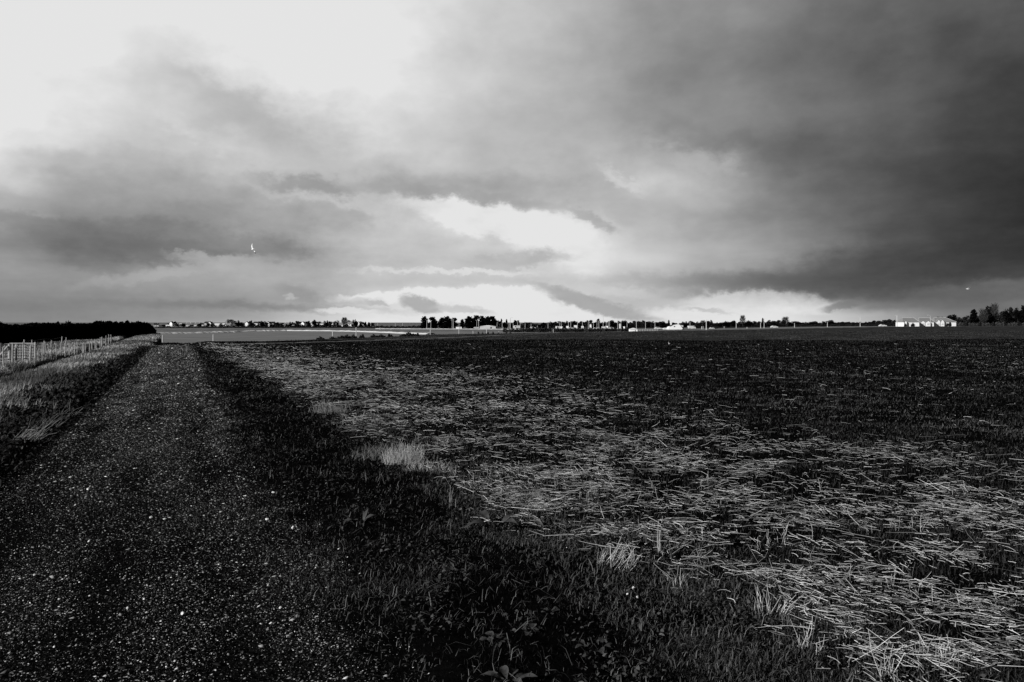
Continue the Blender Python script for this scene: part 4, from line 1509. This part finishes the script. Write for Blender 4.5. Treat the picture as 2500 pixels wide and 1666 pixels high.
for i, (px, top, d, lab) in enumerate([
    (1684.6, 786, 470, 'white pole just right of the cottage, above the parked van'),
    (1724.4, 781, 400, 'thick white pole right of the cottage'),
    (1768, 797, 470, 'short pole in the grass between cottage and bare tree'),
    (1797.4, 784, 460, 'grey pole just left of the tall bare tree'),
    (1857, 787, 440, 'shorter pole of the close pair right of the tall bare tree'),
    (1865.5, 778, 440, 'taller pole of the close pair right of the tall bare tree'),
    (1940, 789, 450, 'pole with a small sign beside it before the dark hedge'),
    (2020, 786, 450, 'thin pole before the middle of the dark hedge'),
    (2100, 774, 450, 'tall faint pole before the dark hedge'),
    (2190, 770, 430, 'thick bright white pole left of the first bungalow')]):
    put_pole(px, top, d, lab, wide=1.7 if px in (1724.4, 2190) else 1.1, group='poles right of the cottage')
for i, (px, top, d, lab) in enumerate([
    (397, 818, 150, 'faint marker post near the end of the black hedge'), (520.6, 816.5, 142, 'white marker post alone in the pale field, beyond the track end'), (812, 808.5, 170, 'white marker post between track end and long dark clump'),
    (869.5, 799.5, 175, 'tall white post right of the long dark clump'), (928, 800, 420, 'tiny post on the bank below the village end'), (955, 802, 420, 'short pale post on the bank right of the village'),
    (1050.5, 802, 230, 'white post where the chalk bank meets the field'), (1120.5, 799.5, 260, 'slender white post on the flat before the pines'),
    (1155, 808, 270, 'short white post left of the tall cross-topped post'), (1188, 797, 270, 'white post before the long white roof'), (1218, 809, 270, 'short white post beside the pale rocks'),
    (1350.8, 804, 290, 'short white post in front of the hedge below the poles'), (1713, 797, 430, 'left one of two short posts beside the thick pole'), (1716.5, 797, 430, 'right one of two short posts beside the thick pole'),
    (1823.8, 799, 430, 'tiny white post in the grass left of the close pole pair')]):
    put_pole(px, top, d, lab, MP, 1.3 if d < 300 else 2.2, 'short white posts beyond the field')
# crossbar on the post before the white roof
o = MB().box(-.55, .55, -.03, .03, -.06, .06).build('bar', M['metal'])
for r in list(COL.objects):
    if r.get('label') == 'white post before the long white roof':
        o.parent = r
        o.location = (0, 0, 1.93)

# lamp post with a curved arm at the middle bungalow
def street_lamp():
    d = 436.0; s = d / F
    x = PX(2271.5, d); z = hz(x, d)
    h = EYE + (HOR - 770.5) * s - z
    root = empty('street_lamp', (x, d, z))
    MB().tube([(0, 0, -.2), (0, 0, h * .6), (0, 0, h - .5), (-.15, 0, h - .1), (-.5, 0, h + .1), (-1.0, 0, h + .15)], [.11, .09, .07, .06, .05, .05], 8).build('column', M['metal'], root)
    MB().box(-1.75, -.95, -.14, .14, h + .08, h + .24).build('lantern', M['metal'], root)
    tag(root, 'street lamp with curved arm over the middle bungalow roof', 'street lamp')


street_lamp()


# ------------------------------------------------------------------ vehicles
def car_kit(paint, tall=False, name='parked_car'):
    root = empty(name); root['category'] = 'van' if tall else 'car'
    L2, W = 2.2, .88
    if tall:
        prof = [(-2.3, .35), (2.3, .35), (2.4, .9), (2.1, 1.15), (1.6, 1.95), (1.4, 2.05), (-2.25, 2.05), (-2.35, 1.2)]
    else:
        prof = [(-2.1, .35), (2.1, .35), (2.15, .72), (1.9, .86), (1.1, .95), (.55, 1.42), (-1.0, 1.46), (-1.7, 1.0), (-2.12, .92)]
    m = MB()
    fr = [(a, -W, b) for a, b in prof]; bk = [(a, W, b) for a, b in prof]
    m.poly(fr); m.poly(bk[::-1])
    for i in range(len(prof)):
        j = (i + 1) % len(prof)
        m.poly([fr[i], bk[i], bk[j], fr[j]])
    m.build('body', paint, root)
    if tall:
        MB().poly([(1.0, -W - .01, 1.25), (1.75, -W - .01, 1.25), (1.45, -W - .01, 1.8), (1.0, -W - .01, 1.8)]).build('window', M['glass'], root)
    else:
        MB().poly([(-1.35, -W - .01, .98), (.9, -W - .01, .98), (.48, -W - .01, 1.34), (-.95, -W - .01, 1.37)]).build('window', M['glass'], root)
    for sx in (-1.35, 1.35):
        for sy in (-1, 1):
            w = MB().tube([(sx, sy * (W - .18), .33), (sx, sy * (W + .02), .33)], [.33, .33], 12).build('wheel', M['tyre'], root)
            MB().tube([(sx, sy * (W + .0), .33), (sx, sy * (W + .04), .33)], [.19, .19], 10).build('rim', M['metal'], w)
    return Kit(root)


def caravan_kit():
    root = empty('caravan'); root['category'] = 'caravan'
    prof = [(-2.4, .4), (2.2, .4), (2.45, 1.0), (2.25, 2.3), (1.9, 2.5), (-2.2, 2.5), (-2.45, 2.1), (-2.5, 1.0)]
    m = MB(); W = 1.1
    fr = [(a, -W, b) for a, b in prof]; bk = [(a, W, b) for a, b in prof]
    m.poly(fr); m.poly(bk[::-1])
    for i in range(len(prof)):
        j = (i + 1) % len(prof)
        m.poly([fr[i], bk[i], bk[j], fr[j]])
    m.build('body', M['carpaint'], root)
    MB().box(-1.8, -.7, -1.12, -1.1, 1.3, 1.95).build('window', M['glass'], root)
    MB().box(.2, .8, -1.12, -1.1, .5, 2.2).build('door', M['cream'], root)
    for sy in (-1, 1):
        MB().tube([(0, sy * .95, .33), (0, sy * 1.12, .33)], [.33, .33], 12).build('wheel', M['tyre'], root)
    MB().tube([(2.4, 0, .5), (3.4, 0, .5)], [.05, .05], 6).build('drawbar', M['roof_dark'], root)
    return Kit(root)


WC, DC, VAN, CV = car_kit(M['carpaint']), car_kit(M['darkpaint']), car_kit(M['carpaint'], True, 'parked_van'), caravan_kit()
for i, (px, d, kit, rz, sc, lab) in enumerate([
    (1363, 500, CV, .3, .9, 'white caravan leftmost in the parking area behind the hedge'),
    (1372, 498, VAN, 1.3, .95, 'white van end-on beside the leftmost caravan'),
    (1386, 500, CV, 1.4, 1.0, 'narrow white caravan end left of the two bright ones'),
    (1394, 497, WC, .1, 1.0, 'white car below the double pole'),
    (1405, 502, CV, 1.5, 1.25, 'tall bright white caravan seen end-on among the poles'),
    (1422, 500, VAN, 1.5, 1.2, 'white van end-on under a pole left of the boxy caravan'),
    (1432, 500, DC, .1, 1.0, 'dark car left of the boxy caravan'),
    (1454, 497, WC, .2, .8, 'small white car left of the white box van'),
    (1461, 499, WC, 1.4, .9, 'white car end-on beside the small white car'),
    (1475.5, 495, VAN, .1, 1.0, 'white van under the tallest mast'),
    (1483, 500, CV, 1.2, 1.0, 'white caravan just right of the tallest mast'),
    (1492, 496, WC, 0.0, 1.0, 'low white car seen side-on right of the tallest mast'),
    (1500, 500, DC, .3, 1.0, 'dark car between the side-on white car and the last caravan'),
    (1526, 498, CV, .9, .8, 'last white caravan at the right of the poles'),
    (1524.5, 318, VAN, 1.4, .75, 'small white van parked left of the low bright shed'),
    (1688.5, 440, VAN, .15, 1.0, 'white van parked right of the cottage under a pole'),
    (1606, 440, WC, .1, 1.0, 'pale low car left of the cottage outbuilding'),
    (1738, 430, WC, .1, .7, 'white car in the dip right of the thick pole'),
    (1745, 431, DC, .2, .8, 'dark car beside the white car right of the thick pole'),
    (1890, 430, WC, 0, 1.0, 'white car on the grass far right of the pole pair'),
    (1262, 500, CV, .2, .9, 'white caravan right of the tall mast on the flat'),
    (1266, 380, WC, .3, .9, 'white car in front of the caravan near the tall mast'),
    (1300, 500, WC, .1, 1.0, 'white car in the gap where the hedge starts'),
    (2155, 428, WC, 0.05, 1.0, 'white car left of the thick bright pole'),
    (1163, 500, WC, 0.1, .9, 'pale car under the left side of the black pines'),
]):
    x = PX(px, d)
    kit.put((x, d, hz(x, d)), rz, sc * (.7 if 1350 < px < 1530 else .9), lab, 'vehicles parked beyond the field')


# low rail fence right of the bright shed
def rail_fence():
    d = 330.0
    root = empty('rail_fence', (PX(1580, d), d, hz(PX(1580, d), d)))
    s = d / F
    for i in range(9):
        x = (1556 + i * 6.2 - 1580) * s
        MB().box(x - .07, x + .07, -.06, .06, -.2, .95).build('post', M['metal'], root)
    for z in (.4, .8):
        MB().box(-24 * s, 26 * s, -.1, -.062, z, z + .1).build('rail', M['post'], root)
    tag(root, 'low pale rail fence between the bright shed and the cottage', 'fence')


rail_fence()


# ------------------------------------------------------------------ pale banks and road beyond the field
def ridge(name, pts, w, hgt, m, lab, cat='bank', jitter=.3):
    n = 160
    P_ = np.array(pts, float)
    t = np.linspace(0, len(P_) - 1, n)
    X = np.interp(t, range(len(P_)), P_[:, 0]); Y = np.interp(t, range(len(P_)), P_[:, 1])
    mb = MB()
    rn = random.Random(5)
    for i in range(n):
        h = hgt * (1 + rn.uniform(-jitter, jitter))
        g = hz(X[i], Y[i])
        i0, i1 = max(i - 1, 0), min(i + 1, n - 1)
        tx, ty = X[i1] - X[i0], Y[i1] - Y[i0]
        tl = math.hypot(tx, ty)
        ox_, oy_ = (-ty / tl, tx / tl) if tx >= 0 else (ty / tl, -tx / tl)
        for dy_, z in ((-w, -.1), (-w * .45, h * .8), (0, h), (w * .5, h * .75), (w, -.1)):
            mb.v.append((X[i] + ox_ * dy_, Y[i] + oy_ * dy_, g + z))
    for i in range(n - 1):
        for k in range(4):
            b = i * 5 + k
            mb.f.append([b, b + 5, b + 6, b + 1])
    o = mb.build(name, m)
    tag(o, lab, cat, kind='structure')


def at(px, py, z=-2.0):
    d = (EYE - z) * F / (py - HOR)
    return (PX(px, d), d)


ridge('embankment', [at(378, 816.4), at(480, 814.5), at(560, 812.2), at(620, 810), at(700, 809), at(800, 809.4), at(880, 810.5), at(950, 812.2), at(1000, 815), at(1052, 816.5)], 2.2, .42, M['chalk'], 'pale chalk bank crossing the lower land in a long curve')
ridge('road', [(PX(918, 478), 478), (PX(1000, 470), 470), (PX(1150, 462), 462), (PX(1270, 455), 455), (PX(1330, 455), 455)], 1.4, .3, M['chalk'], 'straight pale road bank below the pines', 'road')
ridge('field_margin', [(-20.5, 57), (-18, 63), (-13.5, 72), (-8.2, 84), (-1, 102), (8.4, 132), (31, 158), (71, 216), (158, 338), (282, 436), (420, 500)], .8, .05, M['scrub'], 'lighter grassy margin along the far edge of the dark field', 'margin', .1)
for i, (a, b, c, lab) in enumerate([(1175, 1208, 814, 'pale'), (1220, 1232, 814, 'pale'), (1730, 1790, 806, 'pale'), (1790, 1815, 806, 'pale')]):
    pass

# ------------------------------------------------------------------ post and wire fence at left
def fence_posts():
    root = empty('wire_fence', (-20, 31, hz(-20, 31)))
    ox, oy, oz = root.location
    prev = None
    rn = random.Random(4)
    tops = []
    y = 29.5
    i = 0
    while y < 61 and i < 44:
        x = -19.9 - .357 * (y - 31) + rn.uniform(-.08, .08)
        g = hz(x, y)
        h = rn.uniform(.78, .93)
        lean = rn.uniform(-.05, .05)
        r = .026 if rn.random() < .8 else .04
        MB().tube([(x - ox, y - oy, g - .4 - oz), (x - ox + lean, y - oy, g + h - oz)], [r, r * .9], 7).build('post', M['post'], root)
        tops.append(Vector((x - ox + lean * .8, y - oy, g + h - .1 - oz)))
        y += 1.1 * (1 + .2 * rn.uniform(-1, 1)) * (.8 if y > 50 else 1)
        i += 1
    for dz_ in (0, -.3, -.6):
        m = MB()
        m.tube([t + Vector((.06, 0, dz_)) for t in tops], [.004] * len(tops), 4)
        m.build('wire', M['wire'], root)
    tag(root, 'long fence of thin pale posts with wire running toward the hedge', 'fence')
    # second row, taller posts, a little farther off
    root = empty('post_fence', (-24, 38, hz(-24, 38)))
    ox, oy, oz = root.location
    tops = []
    y = 38.0
    i = 0
    while y < 56 and i < 26:
        x = -24.6 - .36 * (y - 38) + rn.uniform(-.15, .15)
        g = hz(x, y)
        h = rn.uniform(.8, 1.05)
        lean = rn.uniform(-.1, .1)
        MB().tube([(x - ox, y - oy, g - .4 - oz), (x - ox + lean, y - oy, g + h - oz)], [.035, .03], 7).build('post', M['post'], root)
        tops.append(Vector((x - ox + lean * .8, y - oy, g + .9 - oz)))
        y += rn.uniform(1.2, 3.6)
        i += 1
    for dz_ in (0, -.4):
        MB().tube([t + Vector((.06, 0, dz_)) for t in tops], [.004] * len(tops), 4).build('wire', M['wire'], root)
    tag(root, 'second row of taller, uneven pale posts behind the long wire fence', 'fence')
    # braced corner with rails at the left edge of the view
    d = 33.0; x0 = PX(2, d)
    root = empty('braced_gateway', (x0, d, hz(x0, d)))
    s = d / F
    for px, h in ((0, .98), (24, .95)):
        MB().tube([((px - 2) * s, 0, -.4), ((px - 2) * s, 0, h)], [.07, .065], 8).build('post', M['post'], root)
    MB().tube([((3 - 2) * s, -.1, .45), ((23 - 2) * s, -.1, .85)], [.04, .04], 7).build('brace', M['post'], root)
    for z in (.32, .22):
        MB().tube([((0 - 2) * s, -.09, z), ((24 - 2) * s, -.09, z)], [.022, .022], 6).build('rail', M['wire'], root)
    tag(root, 'two stout posts with a pale diagonal brace at the left edge', 'gate')
    # hurdle panels of a small pen
    kit = empty('hurdle'); kit['category'] = 'hurdle'
    W, H = 1.6, 1.05
    MB().box(-W / 2, -W / 2 + .05, -.025, .025, -.1, H).box(W / 2 - .05, W / 2, -.025, .025, -.1, H).box(-W / 2 + .05, W / 2 - .05, -.02, .02, H - .05, H).box(-W / 2 + .05, W / 2 - .05, -.02, .02, .1, .15).build('frame', M['post'], kit)
    b = MB()
    for i in range(4):
        z = .3 + i * .17
        b.box(-W / 2 + .05, W / 2 - .05, -.012, .012, z, z + .03)
    b.build('bars', M['post'], kit)
    b = MB()
    for i in range(1, 5):
        x = -W / 2 + i * W / 5
        b.box(x - .015, x + .015, -.032, -.014, .15, H - .05)
    b.build('uprights', M['post'], kit)
    K_ = Kit(kit)
    for px, d, rz, lab in ((33, 38, 1.2, 'pale barred hurdle standing edge-on at the left of the small pen'), (46, 38.5, .3, 'pale barred hurdle at the front of the small pen'),
                           (56, 39.5, .1, 'pale barred hurdle at the right front of the small pen'), (62, 41, 1.35, 'dark edge-on hurdle closing the small pen on the right'), (50, 41.5, .1, 'pale barred hurdle at the back of the small pen')):
        x = PX(px, d)
        K_.put((x, d, hz(x, d) + .05), rz, .78, lab, 'hurdles of the small pen')


fence_posts()


# ------------------------------------------------------------------ gulls
def gull(name, loc, heading, bank, wing_l, wing_r, label, size=1.0, pitch=0.0):
    """body along +x; wings given as dihedral angles (root, hand) in degrees"""
    root = empty(name, loc)
    root.rotation_euler = (bank, pitch, heading)
    root.scale = (size,) * 3
    b = MB()
    b.tube([(-.26, 0, .02), (-.18, 0, .02), (-.06, 0, 0), (.06, 0, 0), (.15, 0, .02), (.20, 0, .035), (.235, 0, .035), (.26, 0, .03)], [.012, .035, .062, .066, .045, .036, .034, .014], 10)
    b.poly([(-.22, -.02, .02), (-.22, .02, .02), (-.36, .06, .015), (-.36, -.06, .015)]).poly([(-.22, .02, .012), (-.22, -.02, .012), (-.36, -.06, .008), (-.36, .06, .008)])
    body = b.build('body', M['feather'], root, True)
    MB().tube([(.255, 0, .03), (.29, 0, .024), (.305, 0, .014)], [.011, .008, .002], 6).build('beak', M['beak'], root)
    for sgn, (r0, r1) in ((1, wing_l), (-1, wing_r)):
        a0, a1 = R(r0), R(r1)
        x0 = [(.08, -.09), (.12, -.07), (.05, -.07), (-.12, -.16)]   # leading, trailing edge stations
        ys = [0.03, .27, .45, .68]
        cur = Vector((0, .04, .02)); stn = []
        yprev = .04
        for k, yv in enumerate(ys):
            ang = a0 if k <= 1 else a1
            dl = yv - yprev
            cur = cur + Vector((0, math.cos(ang) * dl, math.sin(ang) * dl))
            yprev = yv
            stn.append(cur.copy())
        w = MB(); tip = MB()
        th = .012
        pts = []
        for (le, te), c in zip(x0, stn):
            pts.append([(le, sgn * c.y, c.z + th / 2), (te, sgn * c.y, c.z + th / 3), (te, sgn * c.y, c.z - th / 3), (le, sgn * c.y, c.z - th / 2)])
        for k in range(3):
            tgt = w if k < 2 else tip
            A_, B_ = pts[k], pts[k + 1]
            for j in range(4):
                j2 = (j + 1) % 4
                tgt.poly([A_[j], A_[j2], B_[j2], B_[j]])
            tgt.poly(A_[::-1]); tgt.poly(B_)
        wo = w.build('wing', M['feather'], root)
        tip.build('wing_tip', M['wingtip'] if sgn < 0 else M['feather'], wo)
    tag(root, label, 'gull', 'white gulls in flight')
    return root


d = 50.0
gull('gull', (PX(617, d), d, EYE + (HOR - 609) / F * d), R(150), R(38), (30, 40), (10, -38), 'white gull banking with raised and lowered wing in the left sky', .54)
d = 62.0
gull('gull', (PX(2363, d), d, EYE + (HOR - 706) / F * d), R(165), R(10), (28, 8), (28, 8), 'small white gull with swept wings above the bungalows', .5)
d = 50.0
gull('gull', (PX(1633, d), d, .28), R(100), R(20), (62, 50), (62, 50), 'tiny white bird just above the dark field below the cottage', .22)


# ------------------------------------------------------------------ plants and stones close by
def ground_at(px, py):
    d = EYE * F / (py - HOR)
    for _ in range(3):
        d = (EYE - hz(PX(px, d), d)) * F / (py - HOR)
    return PX(px, d), d


def leaf_mesh(ln, wd, arch, fold, wav, seed):
    rn = random.Random(seed)
    n = 9
    vs, fs = [], []
    for i in range(n):
        t = i / (n - 1)
        ang = arch[0] + (arch[1] - arch[0]) * t
        if i == 0:
            x, z = 0.0, 0.0
        else:
            x += ln / (n - 1) * math.cos(ang); z += ln / (n - 1) * math.sin(ang)
        w = wd * (0.10 + math.sin(PI * min(1, max(0, (t - .12) / .88)) ** .9)) * .5 if t > .12 else wd * .06
        w = max(w, .0015)
        wv = math.sin(t * 11 + seed) * wav
        vs += [(x, -w, z + w * fold + wv), (x, 0, z), (x, w, z + w * fold - wv)]
    for i in range(n - 1):
        b = i * 3
        fs += [[b, b + 1, b + 4, b + 3], [b + 1, b + 2, b + 5, b + 4]]
    me = bpy.data.meshes.new('leaf')
    me.from_pydata(vs, [], fs)
    me.update()
    return me


def rosette(name, px, py, nleaf, ln, wd, label, up=.9, cat='plant', seed=1, spread=0.03, m='leaf', group=None):
    x, y = ground_at(px, py)
    root = empty(name, (x, y, hz(x, y) - .005))
    rn = random.Random(seed)
    for i in range(nleaf):
        a = 2 * PI * i / nleaf + rn.uniform(-.4, .4)
        l = ln * rn.uniform(.65, 1.15)
        u = up * rn.uniform(.6, 1.2)
        me = leaf_mesh(l, wd * rn.uniform(.8, 1.2), (u, u - rn.uniform(.6, 1.5)), .5, l * .02, seed * 31 + i)
        o = obj('leaf', me, M[m], root, True)
        o.rotation_euler = (rn.uniform(-.2, .2), 0, a)
        o.location = (math.cos(a) * spread * rn.random(), math.sin(a) * spread * rn.random(), 0)
    tag(root, label, cat, group)


rosette('dock_plant', 1205, 1290, 7, .22, .05, 'large dock plant with long drooping leaves where verge meets straw', 1.1, seed=3, spread=.12)
rosette('dock_plant', 1290, 1275, 6, .2, .045, 'dock plant with flat broad leaves right of the largest one', .6, seed=8, spread=.1)
rosette('dock_plant', 882, 1282, 7, .15, .035, 'dock plant with upright leaves in the middle of the verge', 1.2, seed=5, spread=.06)
rosette('dock_plant', 1240, 1662, 9, .13, .032, 'leafy rosette at the bottom edge of the photo', .8, seed=9)
rosette('dock_plant', 835, 1285, 5, .14, .02, 'narrow leaved plant left of the upright dock', .9, seed=13)
rosette('clover_plant', 1212, 1562, 11, .055, .034, 'dark rounded clover clump in the lower verge', .7, seed=15, spread=.035)
rosette('clover_plant', 1290, 1540, 9, .05, .036, 'rounded clover clump just right of the lower clover', .6, seed=16, spread=.06)
rosette('clover_plant', 1268, 1500, 8, .045, .03, 'small round leaved clump above the lower clovers', .6, seed=17, spread=.06)
rosette('clover_plant', 1455, 1580, 10, .06, .04, 'broad round leaved clump near the bright fluff', .7, seed=18, spread=.06)
rosette('clover_plant', 1052, 1440, 8, .06, .03, 'dark leafy clump in the middle of the grassy verge', .9, seed=19, spread=.05)
rosette('clover_plant', 1340, 1495, 5, .05, .04, 'single bright leaf clump between clover and straw', .6, seed=20, spread=.02)
rosette('clover_plant', 1300, 1350, 7, .06, .034, 'pale leaf clump under the large dock plant', .8, seed=21, spread=.06)


def tuft(name, px, py, n, h, spread, label, lean=.25, rad=.0018, seed=1, m='straw', cat='tuft', lo=.5, bias=(0, 0), group=None):
    rad *= .72; lo *= .35; lean *= 1.25
    if m == 'straw': n = int(n * 1.3)
    x, y = ground_at(px, py)
    g = hz(x, y)
    root = empty(name, (x, y, g))
    r_ = np.random.default_rng(seed)
    a = r_.uniform(0, 2 * PI, n); rr = spread * np.sqrt(r_.random(n))
    p0 = np.stack([np.cos(a) * rr, np.sin(a) * rr, np.full(n, -.01)], -1)
    le = r_.uniform(.3, 1.0, n) * h * (1.1 - .6 * rr / spread)
    dirn = np.stack([r_.normal(bias[0], lean, n), r_.normal(bias[1], lean, n), np.ones(n)], -1)
    dirn /= np.linalg.norm(dirn, axis=1)[:, None]
    mid = p0 + dirn * (le * .6)[:, None]
    d2 = dirn + r_.normal(0, .22, (n, 3)); d2 /= np.linalg.norm(d2, axis=1)[:, None]
    v = r_.uniform(lo * .6, .75, n)
    a1 = sticks(p0, mid, np.full(n, rad), v)
    a2 = sticks(mid, mid + d2 * (le * .4)[:, None], np.full(n, rad * .8), v)
    obj('stalks', raw_mesh('stalks', *join([a1, a2])), M[m], root)
    tag(root, label, cat, group)


tuft('grass_tuft', 985, 1128, 300, .34, .24, 'large pale dry grass tuft standing at the edge of the straw', .34, .0022, 2, lo=.1)
tuft('grass_tuft', 930, 1112, 260, .24, .34, 'low tangled dry grass left of the large pale tuft', .5, .002, 3, lo=0, m='hay')
tuft('grass_tuft', 1035, 1150, 200, .22, .30, 'small dry grass patch right below the large pale tuft', .5, .002, 4, lo=.1)
tuft('grass_tuft', 805, 1010, 300, .34, .3, 'dim dry grass tuft leaning left on the upper verge', .25, .003, 5, m='hay', lo=.1, bias=(-.4, 0))
tuft('stubble_tuft', 1865, 1500, 17, .26, .05, 'upright bright stubble stalks at the lower edge of the straw', .2, .0028, 6, lo=.6)
tuft('stubble_tuft', 1905, 1500, 10, .26, .04, 'few stalks leaning right beside the upright stubble', .15, .0026, 7, lo=.4, bias=(.6, 0))
tuft('stubble_tuft', 1975, 1590, 13, .24, .07, 'stubble stalks between the two brightest clumps', .25, .0026, 8, lo=.3)
tuft('stubble_tuft', 2275, 1610, 15, .24, .07, 'broad bright stubble clump near the bottom right corner', .25, .003, 9, lo=.6)
tuft('stubble_tuft', 2320, 1615, 10, .20, .06, 'thin stubble stalks right of the corner clump', .15, .0026, 10, lo=.4)
tuft('stubble_tuft', 2160, 1660, 16, .26, .05, 'scattered stalks on the bottom edge left of the corner clump', .3, .0026, 11, lo=.4)
tuft('stubble_tuft', 1609, 1350, 7, .30, .015, 'tall lone straws standing upright in the middle of the straw', .06, .0026, 12, lo=.8)
tuft('stubble_tuft', 1107, 1165, 5, .30, .03, 'slim upright stalks right of the large pale tuft', .08, .0028, 13, lo=.5)
tuft('stubble_tuft', 1660, 1430, 14, .20, .08, 'short stalks leaning apart near the white fluff', .3, .0024, 14, lo=.4)
tuft('stubble_tuft', 1500, 1380, 60, .24, .14, 'fan of dry stems leaning right at the straw edge', .3, .002, 15, lo=.2, bias=(.5, .2), m='straw')
tuft('stubble_tuft', 1105, 1240, 6, .30, .03, 'few tall brown stalks in the verge', .05, .0028, 16, lo=.1, m='hay')
tuft('grass_tuft', 60, 1075, 60, .5, .2, 'long pale dry stems lying over the dark left bank', .3, .003, 17, lo=.6, bias=(1.2, .3), m='hay')
tuft('grass_tuft', 150, 1015, 40, .4, .25, 'pale tangled stems higher on the dark left bank', .5, .003, 18, lo=.4, bias=(1.0, .3), m='hay')
tuft('grass_tuft', 115, 1040, 40, .35, .2, 'wispy stems between the two pale patches on the left bank', .6, .003, 19, lo=.4, bias=(.6, .3), m='hay')


def pebble(name, px, py, r, label, m='white_stone', flat=.6, seed=1, group=None, cat='stone'):
    x, y = ground_at(px, py)
    rn = random.Random(seed)
    bm = bmesh.new()
    bmesh.ops.create_icosphere(bm, subdivisions=2, radius=r)
    for v in bm.verts:
        k = 1 + rn.uniform(-.16, .16)
        v.co = Vector((v.co.x * k, v.co.y * k * .8, v.co.z * k * flat))
    me = bpy.data.meshes.new(name)
    bm.to_mesh(me); bm.free()
    o = obj(name, me, M[m])
    o.location = (x, y, hz(x, y) + r * flat * .6 + .004)
    o.rotation_euler = (0, 0, rn.uniform(0, 6))
    tag(o, label, cat, group)


for i, (px, py, r, lab) in enumerate([
    (447, 1502, .015, 'brightest white pebble lying on the dark track'),
    (685, 1487, .010, 'white oblong pebble at the right edge of the track'),
    (352, 1466, .0095, 'small pale pebble left of the brightest one'),
    (402, 1270, .013, 'pale round pebble on the track, right one of a pair'),
    (369, 1266, .014, 'pale round pebble on the track, left one of a pair'),
    (216, 1197, .02, 'flat pale stone far left on the track'),
    (145, 1466, .009, 'small white pebble on the left of the track'),
    (427, 1618, .009, 'pointed pale pebble near the bottom of the track'),
    (84, 1407, .010, 'pale pebble close to the left edge of the photo'),
    (652, 1271, .017, 'flat pale stone where the track meets the verge'),
    (486, 906, .035, 'bright pebble at the left side of the distant track verge'),
    (680, 877, .05, 'white flint far out at the start of the stubble'),
]):
    pebble('pebble', px, py, r, lab, seed=i, group='pale pebbles and stones')
for i, (px, py, r, lab) in enumerate([(1547, 1446, .011, 'round white feather tuft in the grass, top one of three'), (1532, 1460, .009, 'white feather tuft at the lower left of three'), (1556, 1468, .010, 'long white feather scrap at the lower right of three')]):
    pebble('feather_tuft', px, py - 6, r, lab, flat=.8, seed=40 + i, group='white feather scraps', cat='feather')
